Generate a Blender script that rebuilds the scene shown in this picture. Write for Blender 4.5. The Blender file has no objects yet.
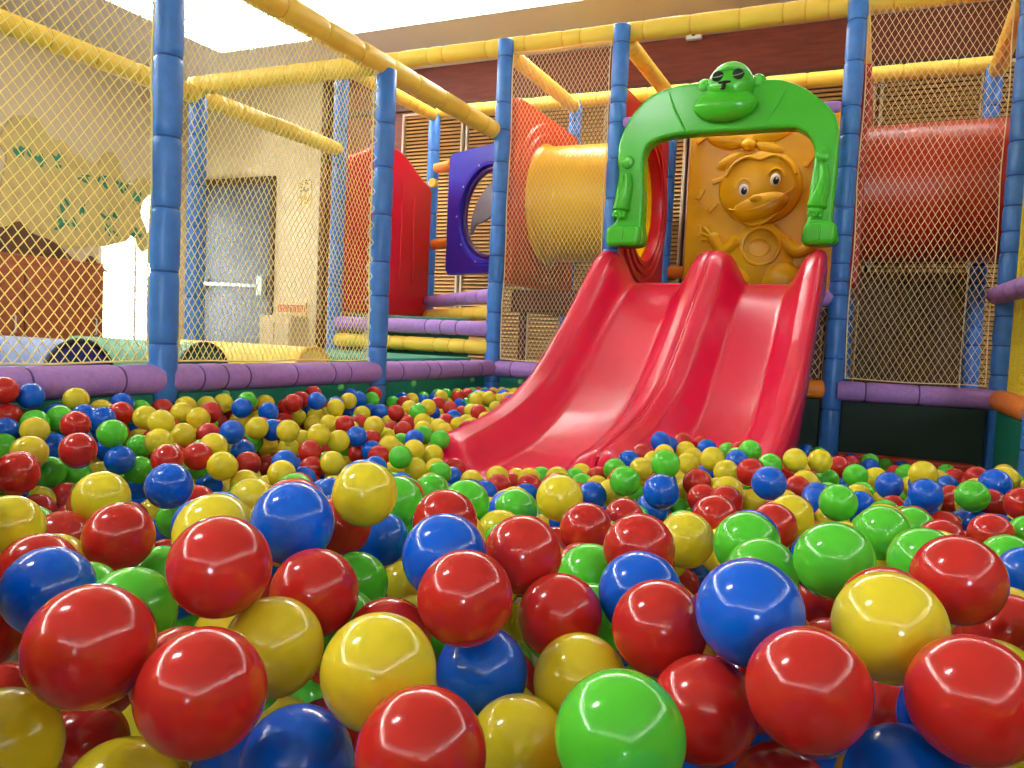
import bpy, bmesh, math, random
import numpy as np
from mathutils import Vector, Matrix
random.seed(5)
scene = bpy.context.scene
COL = scene.collection
PI = math.pi
COVE, COVE_B, LAMP, DAY, EXPO = 34.0, 150.0, 260.0, 14.0, 0.08

# ---------------------------------------------------------------- materials
def lin(c):
    return tuple((v / 12.92) if v <= 0.04045 else ((v + 0.055) / 1.055) ** 2.4 for v in (x / 255 for x in c))

def mat(name, rgb, rough=0.5, spec=0.5, bump=0.0, bscale=200.0, vary=0.0, vscale=8.0, coat=0.0, sss=0.0, metal=0.0, stretch=None):
    m = bpy.data.materials.new(name); m.use_nodes = True
    nt = m.node_tree; b = nt.nodes['Principled BSDF']
    c = lin(rgb)
    b.inputs['Base Color'].default_value = (*c, 1)
    b.inputs['Roughness'].default_value = rough
    b.inputs['Specular IOR Level'].default_value = spec
    b.inputs['Coat Weight'].default_value = coat
    b.inputs['Metallic'].default_value = metal
    if sss:
        b.inputs['Subsurface Weight'].default_value = sss
        b.inputs['Subsurface Radius'].default_value = (0.01, 0.01, 0.01)
    if bump or vary:
        tc = nt.nodes.new('ShaderNodeTexCoord'); mp = nt.nodes.new('ShaderNodeMapping')
        nt.links.new(tc.outputs['Object'], mp.inputs['Vector'])
        if stretch: mp.inputs['Scale'].default_value = stretch
    if vary:
        n = nt.nodes.new('ShaderNodeTexNoise'); n.inputs['Scale'].default_value = vscale; n.inputs['Detail'].default_value = 4
        nt.links.new(mp.outputs['Vector'], n.inputs['Vector'])
        r = nt.nodes.new('ShaderNodeValToRGB')
        r.color_ramp.elements[0].position = 0.3; r.color_ramp.elements[1].position = 0.7
        r.color_ramp.elements[0].color = (*[v * (1 - vary) for v in c], 1)
        r.color_ramp.elements[1].color = (*[min(1, v * (1 + vary)) for v in c], 1)
        nt.links.new(n.outputs['Fac'], r.inputs['Fac']); nt.links.new(r.outputs['Color'], b.inputs['Base Color'])
    if bump:
        n2 = nt.nodes.new('ShaderNodeTexNoise'); n2.inputs['Scale'].default_value = bscale; n2.inputs['Detail'].default_value = 3
        nt.links.new(mp.outputs['Vector'], n2.inputs['Vector'])
        bp = nt.nodes.new('ShaderNodeBump'); bp.inputs['Strength'].default_value = bump; bp.inputs['Distance'].default_value = 0.004
        nt.links.new(n2.outputs['Fac'], bp.inputs['Height']); nt.links.new(bp.outputs['Normal'], b.inputs['Normal'])
    return m

def glow(name, rgb, strength):
    m = bpy.data.materials.new(name); m.use_nodes = True
    nt = m.node_tree; nt.nodes.remove(nt.nodes['Principled BSDF'])
    e = nt.nodes.new('ShaderNodeEmission'); e.inputs['Color'].default_value = (*rgb, 1); e.inputs['Strength'].default_value = strength
    nt.links.new(e.outputs[0], nt.nodes['Material Output'].inputs['Surface'])
    return m

M = {}
M['blue'] = mat('blue vinyl', (62, 126, 210), 0.36, 0.5, bump=0.30, bscale=60, vary=0.12, vscale=20)
M['blue_tie'] = mat('blue seam', (36, 78, 150), 0.6)
M['yellow'] = mat('yellow vinyl', (255, 214, 84), 0.45, 0.4, bump=0.2, bscale=50, vary=0.05)
M['yellow_tie'] = mat('yellow seam', (236, 182, 56), 0.6)
M['purple'] = mat('purple vinyl', (176, 134, 212), 0.55, 0.35, bump=0.35, bscale=110, vary=0.10, vscale=60)
M['purple_tie'] = mat('purple seam', (94, 62, 130), 0.6)
M['orange'] = mat('orange vinyl', (248, 142, 46), 0.45, 0.4, bump=0.2, bscale=60)
M['orange_tie'] = mat('orange seam', (190, 95, 25), 0.6)
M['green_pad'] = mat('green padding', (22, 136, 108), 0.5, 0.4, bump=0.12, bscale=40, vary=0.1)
M['shaded_pad'] = mat('shaded green padding', (8, 44, 34), 0.55, 0.4, bump=0.12, bscale=40, vary=0.1)  # same green pads, shade by the slide put into a darker colour
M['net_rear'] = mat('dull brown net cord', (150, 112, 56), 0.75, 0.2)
M['cap_green'] = mat('pale green cap', (120, 205, 110), 0.35)
M['red_pad'] = mat('red padding', (196, 62, 40), 0.55, 0.4, bump=0.1)
M['net'] = mat('net cord', (255, 240, 150), 0.7, 0.2)
M['net_pale'] = mat('pale net cord', (255, 232, 180), 0.7, 0.2)
M['lace'] = mat('lacing cord', (214, 228, 236), 0.6, 0.3)
M['fine_net'] = mat('yellow knit net', (236, 214, 62), 0.7, 0.2)
M['slide'] = mat('pink red plastic', (226, 14, 68), 0.25, 0.5, bump=0.03, bscale=12)
M['gorilla'] = mat('green plastic', (66, 194, 40), 0.2, 0.5, bump=0.02, bscale=12)
M['gorilla_face'] = mat('face green plastic', (84, 204, 60), 0.28, 0.5)
M['black'] = mat('black paint', (14, 18, 14), 0.5)
M['white'] = mat('white paint', (235, 235, 230), 0.45)
M['relief'] = mat('amber plastic', (234, 178, 4), 0.30, 0.5, bump=0.03, bscale=12)
M['red_panel'] = mat('red plastic', (206, 20, 38), 0.32, 0.5, bump=0.03, bscale=10)
M['orange_panel'] = mat('orange red plastic', (222, 66, 28), 0.38, 0.5)
M['tube_yellow'] = mat('yellow plastic tube', (255, 208, 0), 0.3, 0.5)
M['tube_red'] = mat('red plastic tube', (196, 44, 30), 0.32, 0.5)
M['navy'] = mat('violet blue plastic', (46, 42, 168), 0.32, 0.5)
M['navy_lip'] = mat('dark violet plastic', (56, 30, 92), 0.35, 0.5)
M['fin'] = mat('grey plastic fin', (112, 112, 122), 0.4)
M['roll_navy'] = mat('slate blue vinyl', (104, 122, 170), 0.5, bump=0.12, bscale=50)
M['roll_navy_end'] = mat('navy vinyl', (42, 50, 120), 0.5)
M['roll_green'] = mat('sea green vinyl', (86, 150, 118), 0.5, bump=0.12, bscale=50)
M['roll_green_end'] = mat('dark green vinyl', (24, 92, 74), 0.5)
M['piping'] = mat('dark piping', (18, 20, 30), 0.5)
M['wall_beige'] = mat('beige wall paint', (206, 190, 158), 0.8, 0.2, vary=0.03, vscale=3)
M['wood_wall'] = mat('red brown wood panelling', (118, 52, 36), 0.5, 0.35, vary=0.22, vscale=5, stretch=(1, 1, 9))
M['wood_trim'] = mat('dark wood', (84, 44, 22), 0.5, vary=0.25, vscale=6, stretch=(9, 9, 1))
M['louver'] = mat('tan louver wood', (204, 160, 98), 0.55, vary=0.15, vscale=6, stretch=(1, 1, 8))
M['louver_back'] = mat('louver shadow board', (92, 58, 30), 0.7)
M['cream_frame'] = mat('cream frame', (222, 206, 180), 0.5)
M['soffit'] = mat('soffit plaster', (214, 208, 200), 0.85, 0.2)
M['ceiling'] = mat('ceiling plaster', (250, 247, 235), 0.9, 0.2)
M['trim'] = mat('pale cornice', (228, 220, 206), 0.6)
M['floor'] = mat('floor vinyl', (128, 112, 96), 0.5, vary=0.15)
M['door'] = mat('slate grey door', (58, 70, 90), 0.45, vary=0.04)
M['door_frame'] = mat('dark brown frame', (58, 34, 22), 0.5)
M['steel'] = mat('pale metal', (176, 192, 198), 0.35, metal=0.2)
M['cabinet'] = mat('brown cabinet wood', (132, 66, 30), 0.5, vary=0.3, vscale=7, stretch=(1, 1, 6))
M['mural'] = mat('olive mural', (194, 174, 110), 0.8, vary=0.16, vscale=9)
M['mural_dark'] = mat('brown mural', (80, 50, 30), 0.8, vary=0.3, vscale=12)
M['mural_leaf'] = mat('green mural leaf', (30, 124, 92), 0.8, vary=0.3, vscale=20)
M['red_paint'] = mat('red lettering', (188, 58, 40), 0.6)
M['poster'] = mat('poster paper', (214, 196, 150), 0.7)
M['poster_ink'] = mat('poster ink', (52, 56, 64), 0.7)
M['poster_gold'] = mat('poster gold', (176, 140, 62), 0.7)
M['plat'] = mat('platform vinyl', (96, 30, 34), 0.55)
M['mat_green'] = mat('green floor mat', (26, 110, 88), 0.5, bump=0.1)
M['ball_R'] = mat('red ball plastic', (192, 40, 34), 0.14, 0.5, sss=0.05)
M['ball_Y'] = mat('yellow ball plastic', (226, 208, 46), 0.14, 0.5, sss=0.05)
M['ball_G'] = mat('green ball plastic', (84, 202, 52), 0.14, 0.5, sss=0.05)
M['ball_B'] = mat('blue ball plastic', (0, 92, 212), 0.14, 0.5, sss=0.05)
M['glow_cove'] = glow('cove light', (0.97, 1.0, 1.02), COVE)
M['glow_cove_b'] = glow('bright cove light', (0.98, 1.0, 0.99), COVE_B)
M['glow_lamp'] = glow('lamp disc', (0.98, 1.0, 1.02), LAMP)
M['glow_window'] = glow('daylight pane', (0.95, 1.0, 0.98), DAY)
M['glow_window_cool'] = glow('cool daylight pane', (0.72, 0.86, 1.0), 40)

# ---------------------------------------------------------------- mesh helpers
class MB:
    def __init__(s): s.v, s.f = [], []
    def ring_tube(s, rings, caps=True, closed=False):
        n = len(rings[0]); b = len(s.v)
        for r in rings: s.v.extend(r)
        m = len(rings)
        for i in range(m if closed else m - 1):
            a, c = b + i * n, b + ((i + 1) % m) * n
            for j in range(n):
                k = (j + 1) % n
                s.f.append((a + j, a + k, c + k, c + j))
        if caps and not closed:
            s.f.append(tuple(b + j for j in reversed(range(n))))
            s.f.append(tuple(b + (m - 1) * n + j for j in range(n)))
        return s
    def axis_tube(s, p0, p1, prof, seg=20, caps=True):
        """prof: (metres along p0->p1, radius)"""
        p0, p1 = Vector(p0), Vector(p1); d = (p1 - p0).normalized()
        a = d.orthogonal().normalized(); b = d.cross(a)
        rings = [[p0 + d * t + (a * math.cos(2 * PI * j / seg) + b * math.sin(2 * PI * j / seg)) * r for j in range(seg)] for t, r in prof]
        return s.ring_tube(rings, caps)
    def path_tube(s, pts, rad, seg=8, closed=False, caps=True):
        pts = [Vector(p) for p in pts]; n = len(pts); rings = []
        up = None
        for i, p in enumerate(pts):
            t = (pts[(i + 1) % n] - pts[i - 1]) if closed else (pts[min(i + 1, n - 1)] - pts[max(i - 1, 0)])
            t.normalize()
            if up is None: up = t.orthogonal().normalized()
            up = (up - t * up.dot(t)).normalized(); w = t.cross(up)
            r = rad(i / (n - 1)) if callable(rad) else rad
            rings.append([p + (up * math.cos(2 * PI * j / seg) + w * math.sin(2 * PI * j / seg)) * r for j in range(seg)])
        return s.ring_tube(rings, caps, closed)
    def box(s, lo, hi):
        b = len(s.v); (x0, y0, z0), (x1, y1, z1) = lo, hi
        s.v.extend(Vector(p) for p in ((x0, y0, z0), (x1, y0, z0), (x1, y1, z0), (x0, y1, z0), (x0, y0, z1), (x1, y0, z1), (x1, y1, z1), (x0, y1, z1)))
        s.f.extend(tuple(b + i for i in q) for q in ((0, 3, 2, 1), (4, 5, 6, 7), (0, 1, 5, 4), (1, 2, 6, 5), (2, 3, 7, 6), (3, 0, 4, 7)))
        return s
    def blob(s, c, r, seg=28, rng=16, rot=None, squash=None):
        c = Vector(c); R = rot or Matrix.Identity(3); rings = []; b = len(s.v)
        def P(th, ph):
            v = Vector((r[0] * math.sin(th) * math.cos(ph), r[1] * math.sin(th) * math.sin(ph), r[2] * math.cos(th)))
            if squash: v = squash(v)
            return c + R @ v
        s.v.append(P(0, 0))
        for i in range(1, rng):
            for j in range(seg): s.v.append(P(PI * i / rng, 2 * PI * j / seg))
        s.v.append(P(PI, 0)); e = len(s.v) - 1
        for j in range(seg):
            k = (j + 1) % seg
            s.f.append((b, b + 1 + j, b + 1 + k))
            for i in range(rng - 2):
                a0 = b + 1 + i * seg; a1 = a0 + seg
                s.f.append((a0 + j, a1 + j, a1 + k, a0 + k))
            s.f.append((e, b + 1 + (rng - 2) * seg + k, b + 1 + (rng - 2) * seg + j))
        return s
    def grid(s, P):
        b = len(s.v); nu, nv = len(P), len(P[0])
        for row in P: s.v.extend(Vector(p) for p in row)
        for i in range(nu - 1):
            for j in range(nv - 1):
                s.f.append((b + i * nv + j, b + (i + 1) * nv + j, b + (i + 1) * nv + j + 1, b + i * nv + j + 1))
        return s
    def prism(s, poly, d):
        """closed outline extruded by vector d"""
        b = len(s.v); n = len(poly); d = Vector(d)
        s.v.extend(Vector(p) for p in poly); s.v.extend(Vector(p) + d for p in poly)
        s.f.append(tuple(b + i for i in reversed(range(n)))); s.f.append(tuple(b + n + i for i in range(n)))
        for i in range(n):
            k = (i + 1) % n; s.f.append((b + i, b + k, b + n + k, b + n + i))
        return s
    def build(s, name, m, parent=None, smooth=40, bevel=0.0, bseg=3, solid=0.0, fix=True):
        me = bpy.data.meshes.new(name)
        me.from_pydata([tuple(v) for v in s.v], [], s.f)
        for q in (m if isinstance(m, (list, tuple)) else [m]): me.materials.append(q)
        if fix:
            bm = bmesh.new(); bm.from_mesh(me); bmesh.ops.recalc_face_normals(bm, faces=bm.faces); bm.to_mesh(me); bm.free()
        if smooth:
            me.polygons.foreach_set('use_smooth', [True] * len(me.polygons))
            me.set_sharp_from_angle(angle=math.radians(smooth))
        o = bpy.data.objects.new(name, me); COL.objects.link(o)
        if solid:
            k = o.modifiers.new('thickness', 'SOLIDIFY'); k.thickness = solid; k.offset = -1
        if bevel:
            k = o.modifiers.new('rounding', 'BEVEL'); k.width = bevel; k.segments = bseg; k.limit_method = 'ANGLE'; k.angle_limit = math.radians(40)
            k.harden_normals = False
        if parent:
            o.parent = parent; o.matrix_parent_inverse = parent.matrix_world.inverted() if False else Matrix.Translation(-parent.location)
        return o

def tag(o, label, cat, group=None, kind=None):
    o['label'] = label; o['category'] = cat
    if group: o['group'] = group
    if kind: o['kind'] = kind
    return o

def thing(name, loc, label, cat, group=None):
    o = bpy.data.objects.new(name, None); COL.objects.link(o); o.location = loc; o.empty_display_size = 0.1
    return tag(o, label, cat, group)

def struct(o): o['kind'] = 'structure'; return o

def smooth_interp(xs, ys, q, sig=0.045):
    g = np.linspace(min(xs) - 0.3, max(xs) + 0.3, 1200); v = np.interp(g, xs, ys)
    k = np.exp(-0.5 * (np.arange(-120, 121) * (g[1] - g[0]) / sig) ** 2); k /= k.sum()
    v = np.convolve(np.pad(v, 120, mode='edge'), k, mode='valid')
    return np.interp(q, g, v)

def spline(pts, n=8, closed=True):
    """Catmull-Rom through 2-D points"""
    P = [np.array(p, float) for p in pts]; N = len(P); out = []
    for i in range(N if closed else N - 1):
        p0, p1, p2, p3 = (P[(i - 1) % N], P[i], P[(i + 1) % N], P[(i + 2) % N]) if closed else (P[max(i - 1, 0)], P[i], P[i + 1], P[min(i + 2, N - 1)])
        for k in range(n):
            t = k / n
            out.append(0.5 * ((2 * p1) + (-p0 + p2) * t + (2 * p0 - 5 * p1 + 4 * p2 - p3) * t * t + (-p0 + 3 * p1 - 3 * p2 + p3) * t ** 3))
    if not closed: out.append(P[-1])
    return out

# ---------------------------------------------------------------- camera
TH, PT, RL = math.radians(24.8), math.radians(3.4069), math.radians(-2.6252)
ex = Vector((math.cos(TH), -math.sin(TH), 0)); ey = Vector((math.sin(TH), math.cos(TH), 0)); ez = Vector((0, 0, 1))
fw = Vector((0, math.cos(PT), -math.sin(PT))); up = Vector((0, math.sin(PT), math.cos(PT))); rx = Vector((1, 0, 0))
Rr = rx * math.cos(RL) - up * math.sin(RL); Uu = rx * math.sin(RL) + up * math.cos(RL)
loc = lambda v: Vector((v.dot(ex), v.dot(ey), v.dot(ez)))
Rr, Uu, fw = loc(Rr), loc(Uu), loc(fw)
cam = bpy.data.objects.new('camera', bpy.data.cameras.new('camera')); COL.objects.link(cam)
cam.matrix_world = Matrix(((Rr.x, Uu.x, -fw.x, 2.1277), (Rr.y, Uu.y, -fw.y, -4.3014), (Rr.z, Uu.z, -fw.z, 0.694), (0, 0, 0, 1)))
cam.data.sensor_width = 36; cam.data.sensor_fit = 'HORIZONTAL'; cam.data.lens = 784.37 / 1024 * 36; cam.data.clip_start = 0.02
scene.camera = cam

# ---------------------------------------------------------------- the room
XL, XR, YB, YF = -4.45, 8.2, 1.75, -11.0
TX0, TX1, TY0, TY1 = -3.25, 6.2, -9.4, 0.95          # recessed ceiling tray
ZS, ZT = 3.06, 3.42
struct(MB().box((XL - .1, YF - .1, -.08), (XR + .1, YB + .1, 0)).build('floor', M['floor'], smooth=0))
# back wall: painted part with a door opening, wood part
bw = MB().box((XL - .1, YB, 0), (-4.3, YB + .1, 3.5)).box((-4.3, YB, 2.16), (-3.30, YB + .1, 3.5)).box((-3.30, YB, 0), (-2.70, YB + .1, 3.5))
struct(bw.build('wall_back', M['wall_beige'], smooth=0))
struct(MB().box((-2.70, YB, 0), (XR + .1, YB + .1, 3.5)).build('wall_back_panelling', M['wood_wall'], smooth=0))
struct(MB().box((-2.735, YB - .05, 0), (-2.665, YB - .001, ZS)).build('trim_1', M['wood_trim'], smooth=0, bevel=.006))
struct(MB().box((-2.66, YB - .03, 2.66), (XR, YB - .001, 2.70)).build('trim_2', M['wood_trim'], smooth=0, bevel=.004))
struct(MB().box((-2.66, YB - .045, ZS - .035), (XR, YB - .001, ZS)).build('trim_3', M['trim'], smooth=0, bevel=.006))
# left wall with a window opening
lw = MB().box((XL - .1, YF, 0), (XL, .70, 3.5)).box((XL - .1, 1.52, 0), (XL, YB, 3.5)).box((XL - .1, .70, 0), (XL, 1.52, .42)).box((XL - .1, .70, 2.0), (XL, 1.52, 3.5))
struct(lw.build('wall_left', M['wall_beige'], smooth=0))
struct(MB().box((XR, YF, 0), (XR + .1, YB, 3.5)).build('wall_right', M['wall_beige'], smooth=0))
fwall = MB().box((XL - .1, YF - .1, 0), (4.5, YF, 3.5)).box((5.6, YF - .1, 0), (XR + .1, YF, 3.5)).box((4.5, YF - .1, 0), (5.6, YF, .5)).box((4.5, YF - .1, 2.3), (5.6, YF, 3.5))
struct(fwall.build('wall_front', M['wall_beige'], smooth=0))
# soffit ring and tray
sf = MB().box((XL, YF, ZS), (TX0, YB, ZT)).box((TX1, YF, ZS), (XR, YB, ZT)).box((TX0, TY1, ZS), (TX1, YB, ZT)).box((TX0, YF, ZS), (TX1, TY0, ZT))
struct(sf.build('ceiling_soffit', M['soffit'], smooth=0))
struct(MB().box((XL, YF, ZT), (XR, YB, ZT + .08)).build('ceiling', M['ceiling'], smooth=0))
for nm, lo, hi, lb in (('e', (TX0 + .03, TY1 - .08, 3.14), (.9, TY1 - .055, 3.16), 'bright cove light strip along the back ceiling edge, window half'),
                       ('a', (.94, TY1 - .08, 3.14), (TX1 - .03, TY1 - .055, 3.16), 'cove light strip along the back ceiling edge, half over the red tunnel'),
                       ('b', (TX0 + .03, TY0 + .03, 3.14), (TX1 - .03, TY0 + .055, 3.16), 'long cove light strip along the front edge of the ceiling recess'),
                       ('c', (TX0 + .03, TY0 + .10, 3.14), (TX0 + .055, TY1 - .10, 3.16), 'cove light strip along the window side of the ceiling recess'),
                       ('d', (TX1 - .055, TY0 + .10, 3.14), (TX1 - .03, TY1 - .10, 3.16), 'cove light strip along the ceiling recess edge away from the window')):
    tag(MB().box(lo, hi).build('cove_light_strip', M['glow_cove_b' if nm in 'ec' else 'glow_cove'], smooth=0), lb, 'ceiling light')
for x, y, lb in ((-.55, -4.75, 'round ceiling lamp over the pit, the one nearer the window'), (-.15, -4.62, 'round ceiling lamp over the pit, the one farther from the window')):
    t = thing('ceiling_lamp', (x, y, ZT - .05), lb, 'ceiling light')
    MB().axis_tube((x, y, ZT), (x, y, ZT - .05), [(0, .12), (.04, .12), (.05, .11)], 24).build('lamp_housing', M['white'], t)
    MB().axis_tube((x, y, ZT - .051), (x, y, ZT - .056), [(0, .10), (.005, .10)], 24).build('lamp_disc', M['glow_lamp'], t)
# door
d = MB().box((-4.30, YB - .03, 0), (-4.24, YB + .06, 2.16)).box((-3.36, YB - .03, 0), (-3.30, YB + .06, 2.16)).box((-4.24, YB - .03, 2.09), (-3.36, YB + .06, 2.16)).build('door_1', M['door_frame'], smooth=0, bevel=.006)
struct(d)
MB().box((-4.238, YB + .005, .01), (-3.362, YB + .05, 2.088)).build('door_slab', M['door'], d, smooth=0, bevel=.004)
pb = MB().path_tube([(-4.20, YB - .05, 1.10), (-3.45, YB - .05, 1.085)], .022, 12).build('push_bar', M['steel'], d)
MB().box((-3.47, YB - .065, .99), (-3.40, YB + .004, 1.18)).box((-4.23, YB - .06, 1.04), (-4.18, YB + .004, 1.16)).build('push_bar_bracket', M['steel'], d, smooth=0, bevel=.006)
# windows
def window(name, lo, hi, ax, pane):
    (x0, y0, z0), (x1, y1, z1) = lo, hi; f = MB(); w = .045
    if ax == 'x':
        f.box((x0, y0, z0), (x1, y0 + w, z1)).box((x0, y1 - w, z0), (x1, y1, z1)).box((x0, y0 + w, z0), (x1, y1 - w, z0 + w)).box((x0, y0 + w, z1 - w), (x1, y1 - w, z1)).box((x0, (y0 + y1) / 2 - .015, z0 + w), (x1, (y0 + y1) / 2 + .015, z1 - w))
        p = MB().box(((x0 + x1) / 2 - .004, y0 + w, z0 + w), ((x0 + x1) / 2 + .004, y1 - w, z1 - w))
    else:
        f.box((x0, y0, z0), (x0 + w, y1, z1)).box((x1 - w, y0, z0), (x1, y1, z1)).box((x0 + w, y0, z0), (x1 - w, y1, z0 + w)).box((x0 + w, y0, z1 - w), (x1 - w, y1, z1)).box((x0 + w, y0, (z0 + z1) / 2 - .04), (x1 - w, y1, (z0 + z1) / 2 + .04))
        p = MB().box((x0 + w, (y0 + y1) / 2 - .004, z0 + w), (x1 - w, (y0 + y1) / 2 + .004, z1 - w))
    o = struct(f.build(name, M['white'], smooth=0, bevel=.004))
    p.build('window_pane', pane, o, smooth=0)
window('window_1', (XL - .07, .70, .42), (XL - .01, 1.52, 2.0), 'x', M['glow_window'])
window('window_2', (4.5, YF - .07, .5), (5.6, YF - .01, 2.3), 'y', M['glow_window_cool'])

# louvred screens on the panelled wall
for i in range(8):
    x0 = -1.84 + i * .645; x1 = x0 + .62; z0, z1 = .35, 2.63
    order = ('the one nearest the door', 'second from the door', 'third from the door', 'fourth from the door', 'fifth from the door', 'sixth from the door', 'seventh from the door', 'the one farthest from the door')[i]
    t = thing('louvred_screen', (x0, YB, z0), 'tan slatted louvre screen on the brown wall, ' + order, 'screen', 'louvred screens along the brown wall')
    MB().box((x0, YB - .012, z0), (x1, YB - .001, z1)).build('backing_board', M['louver_back'], t, smooth=0)
    MB().box((x0, YB - .05, z0), (x0 + .022, YB - .012, z1)).box((x1 - .022, YB - .05, z0), (x1, YB - .012, z1)).box((x0 + .022, YB - .05, z0), (x1 - .022, YB - .012, z0 + .022)).box((x0 + .022, YB - .05, z1 - .022), (x1 - .022, YB - .012, z1)).build('screen_frame', M['cream_frame'], t, smooth=0, bevel=.003)
    s = MB(); k = 0
    while z0 + .03 + k * .0315 < z1 - .035:
        z = z0 + .03 + k * .0315
        s.prism([(x0 + .024, YB - .040, z), (x0 + .024, YB - .036, z - .002), (x0 + .024, YB - .014, z + .021), (x0 + .024, YB - .018, z + .024)], (x1 - x0 - .048, 0, 0)); k += 1
    s.build('slats', M['louver'], t, smooth=0)

# wall mural of a tree, painted board standing just off the wall
def yz_board(pts, x, th, n=5):
    return MB().prism([(x, p[0], p[1]) for p in spline(pts, n)], (th, 0, 0))
mur = thing('tree_mural', (XL, .5, 1.4), 'olive cut-out tree mural with green leaf clusters on the beige wall', 'mural')
yz_board([(-.22, 1.42), (-.20, 1.75), (-.16, 1.98), (-.22, 2.10), (-.12, 2.30), (.02, 2.36), (.15, 2.33), (.20, 2.22), (.34, 2.22), (.42, 2.15), (.55, 2.12), (.66, 2.08), (.74, 2.22), (.86, 2.22), (.92, 2.06), (1.02, 1.98), (1.12, 2.07), (1.24, 2.06), (1.28, 1.95), (1.18, 1.88), (1.14, 1.72), (1.20, 1.60), (1.24, 1.44), (1.17, 1.36), (1.10, 1.42), (1.06, 1.52), (.98, 1.44), (.86, 1.40), (.74, 1.36), (.62, 1.36), (.50, 1.32), (.2, 1.30), (0, 1.32)], XL + .002, .014).build('mural_board', M['mural'], mur, smooth=0)
for cy, cz, k in ((-.04, 2.06, 7), (.13, 2.02, 6), (.27, 2.04, 5), (.52, 1.94, 4), (.70, 1.96, 5), (.90, 1.95, 4), (1.08, 1.90, 5), (.34, 1.66, 4), (.52, 1.66, 5), (.80, 1.66, 4), (.33, 1.50, 6), (.45, 1.52, 4), (.80, 1.52, 4), (1.10, 1.52, 5)):
    lm = MB()
    for q in range(k):
        a = random.random() * 6.28; r = .075 * random.random(); L, Wd = random.uniform(.06, .10), random.uniform(.020, .036); b = random.random() * 3.1
        c = (cy + r * math.cos(a), cz + .7 * r * math.sin(a))
        pts = [(c[0] + L * math.cos(b) * u - Wd * math.sin(b) * v, c[1] + L * math.sin(b) * u + Wd * math.cos(b) * v) for u, v in ((-.5, 0), (-.2, .5), (.2, .5), (.5, 0), (.2, -.5), (-.2, -.5))]
        lm.prism([(XL + .0165 + .0007 * q, p[0], p[1]) for p in pts], (.004, 0, 0))
    lm.build('foliage', M['mural_leaf'], mur, smooth=0)
yz_board([(-.60, 1.12), (-.60, 1.42), (-.42, 1.44), (-.20, 1.40), (-.06, 1.47), (.05, 1.39), (.18, 1.36), (.30, 1.31), (.42, 1.22), (.52, 1.17), (.60, 1.26), (.68, 1.18), (.70, 1.12)], XL + .018, .01).build('trunk', M['mural_dark'], mur, smooth=0)

# cabinet under the mural
cb = thing('low_cabinet', (-4.2, .1, 0), 'brown wooden cabinet beneath the tree mural, beside the bright window', 'cabinet')
MB().box((XL + .03, -1.7, .02), (-4.02, .43, 1.17)).build('cabinet_body', M['cabinet'], cb, smooth=0, bevel=.008)
for k in range(3):
    y0 = -1.67 + k * .70
    dr = MB().box((-4.02, y0, .08), (-3.998, y0 + .68, 1.08)).build('cabinet_door', M['cabinet'], cb, smooth=0, bevel=.006)
    MB().path_tube([(-3.995, y0 + .60, .55), (-3.975, y0 + .60, .56), (-3.975, y0 + .60, .68), (-3.995, y0 + .60, .69)], .007, 8).build('handle', M['steel'], dr)
# low shelf unit by the door with a strip of red marks, small posters above
sh = thing('low_shelf_unit', (-3.0, 1.6, 0), 'cream low cupboard with a strip of red marks, right of the grey door', 'cupboard')
MB().box((-3.24, 1.50, .02), (-2.86, YB - .005, .80)).build('cupboard_body', M['wall_beige'], sh, smooth=0, bevel=.006)
for k in range(2): MB().box((-3.225 + k * .185, 1.485, .06), (-3.055 + k * .185, 1.50, .74)).build('cupboard_door', M['wall_beige'], sh, smooth=0, bevel=.004)
bn = thing('red_lettered_strip', (-3.0, YB, .85), 'narrow pale strip of red lettering on the beige wall right of the door', 'sign')
MB().box((-3.24, YB - .02, .82), (-2.88, YB - .001, .93)).build('sign_board', M['poster'], bn, smooth=0)
for k in range(8):
    x = -3.225 + k * .043; g = MB()
    g.box((x, YB - .024, .84), (x + .007, YB - .020, .91)).box((x + .026, YB - .024, .84), (x + .033, YB - .020, .91))
    for zz in (.845, .875, .903)[k % 2:]: g.box((x + .007, YB - .024, zz - .004), (x + .026, YB - .020, zz + .004))
    g.build('lettering', M['red_paint'], bn, smooth=0)
po = thing('small_poster', (-2.95, YB, 1.98), 'small dark and gold poster on the beige wall between door and wood post', 'poster')
MB().box((-3.02, YB - .008, 1.84), (-2.87, YB - .001, 2.12)).build('paper', M['poster'], po, smooth=0)
a = MB(); b = MB()
for k in range(16): 
    x, z = random.uniform(-3.01, -2.90), random.uniform(1.99, 2.10); a.box((x, YB - .011, z), (x + .02, YB - .008, z + .012))
for k in range(16):
    x, z = random.uniform(-3.01, -2.90), random.uniform(1.86, 1.97); b.box((x, YB - .011, z), (x + .02, YB - .008, z + .014))
a.build('printed_pattern', M['poster_ink'], po, smooth=0); b.build('printed_pattern', M['poster_gold'], po, smooth=0)
ds = thing('wall_sensor', (.73, YB - .05, 3.0), 'small white sensor box high on the brown wall under the ceiling', 'sensor')
MB().box((.675, YB - .095, 2.975), (.79, YB - .047, 3.03)).build('sensor_body', M['white'], ds, smooth=0, bevel=.006)
MB().box((.72, YB - .099, 2.995), (.745, YB - .096, 3.01)).build('sensor_eye', M['poster_ink'], ds, smooth=0)


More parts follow.
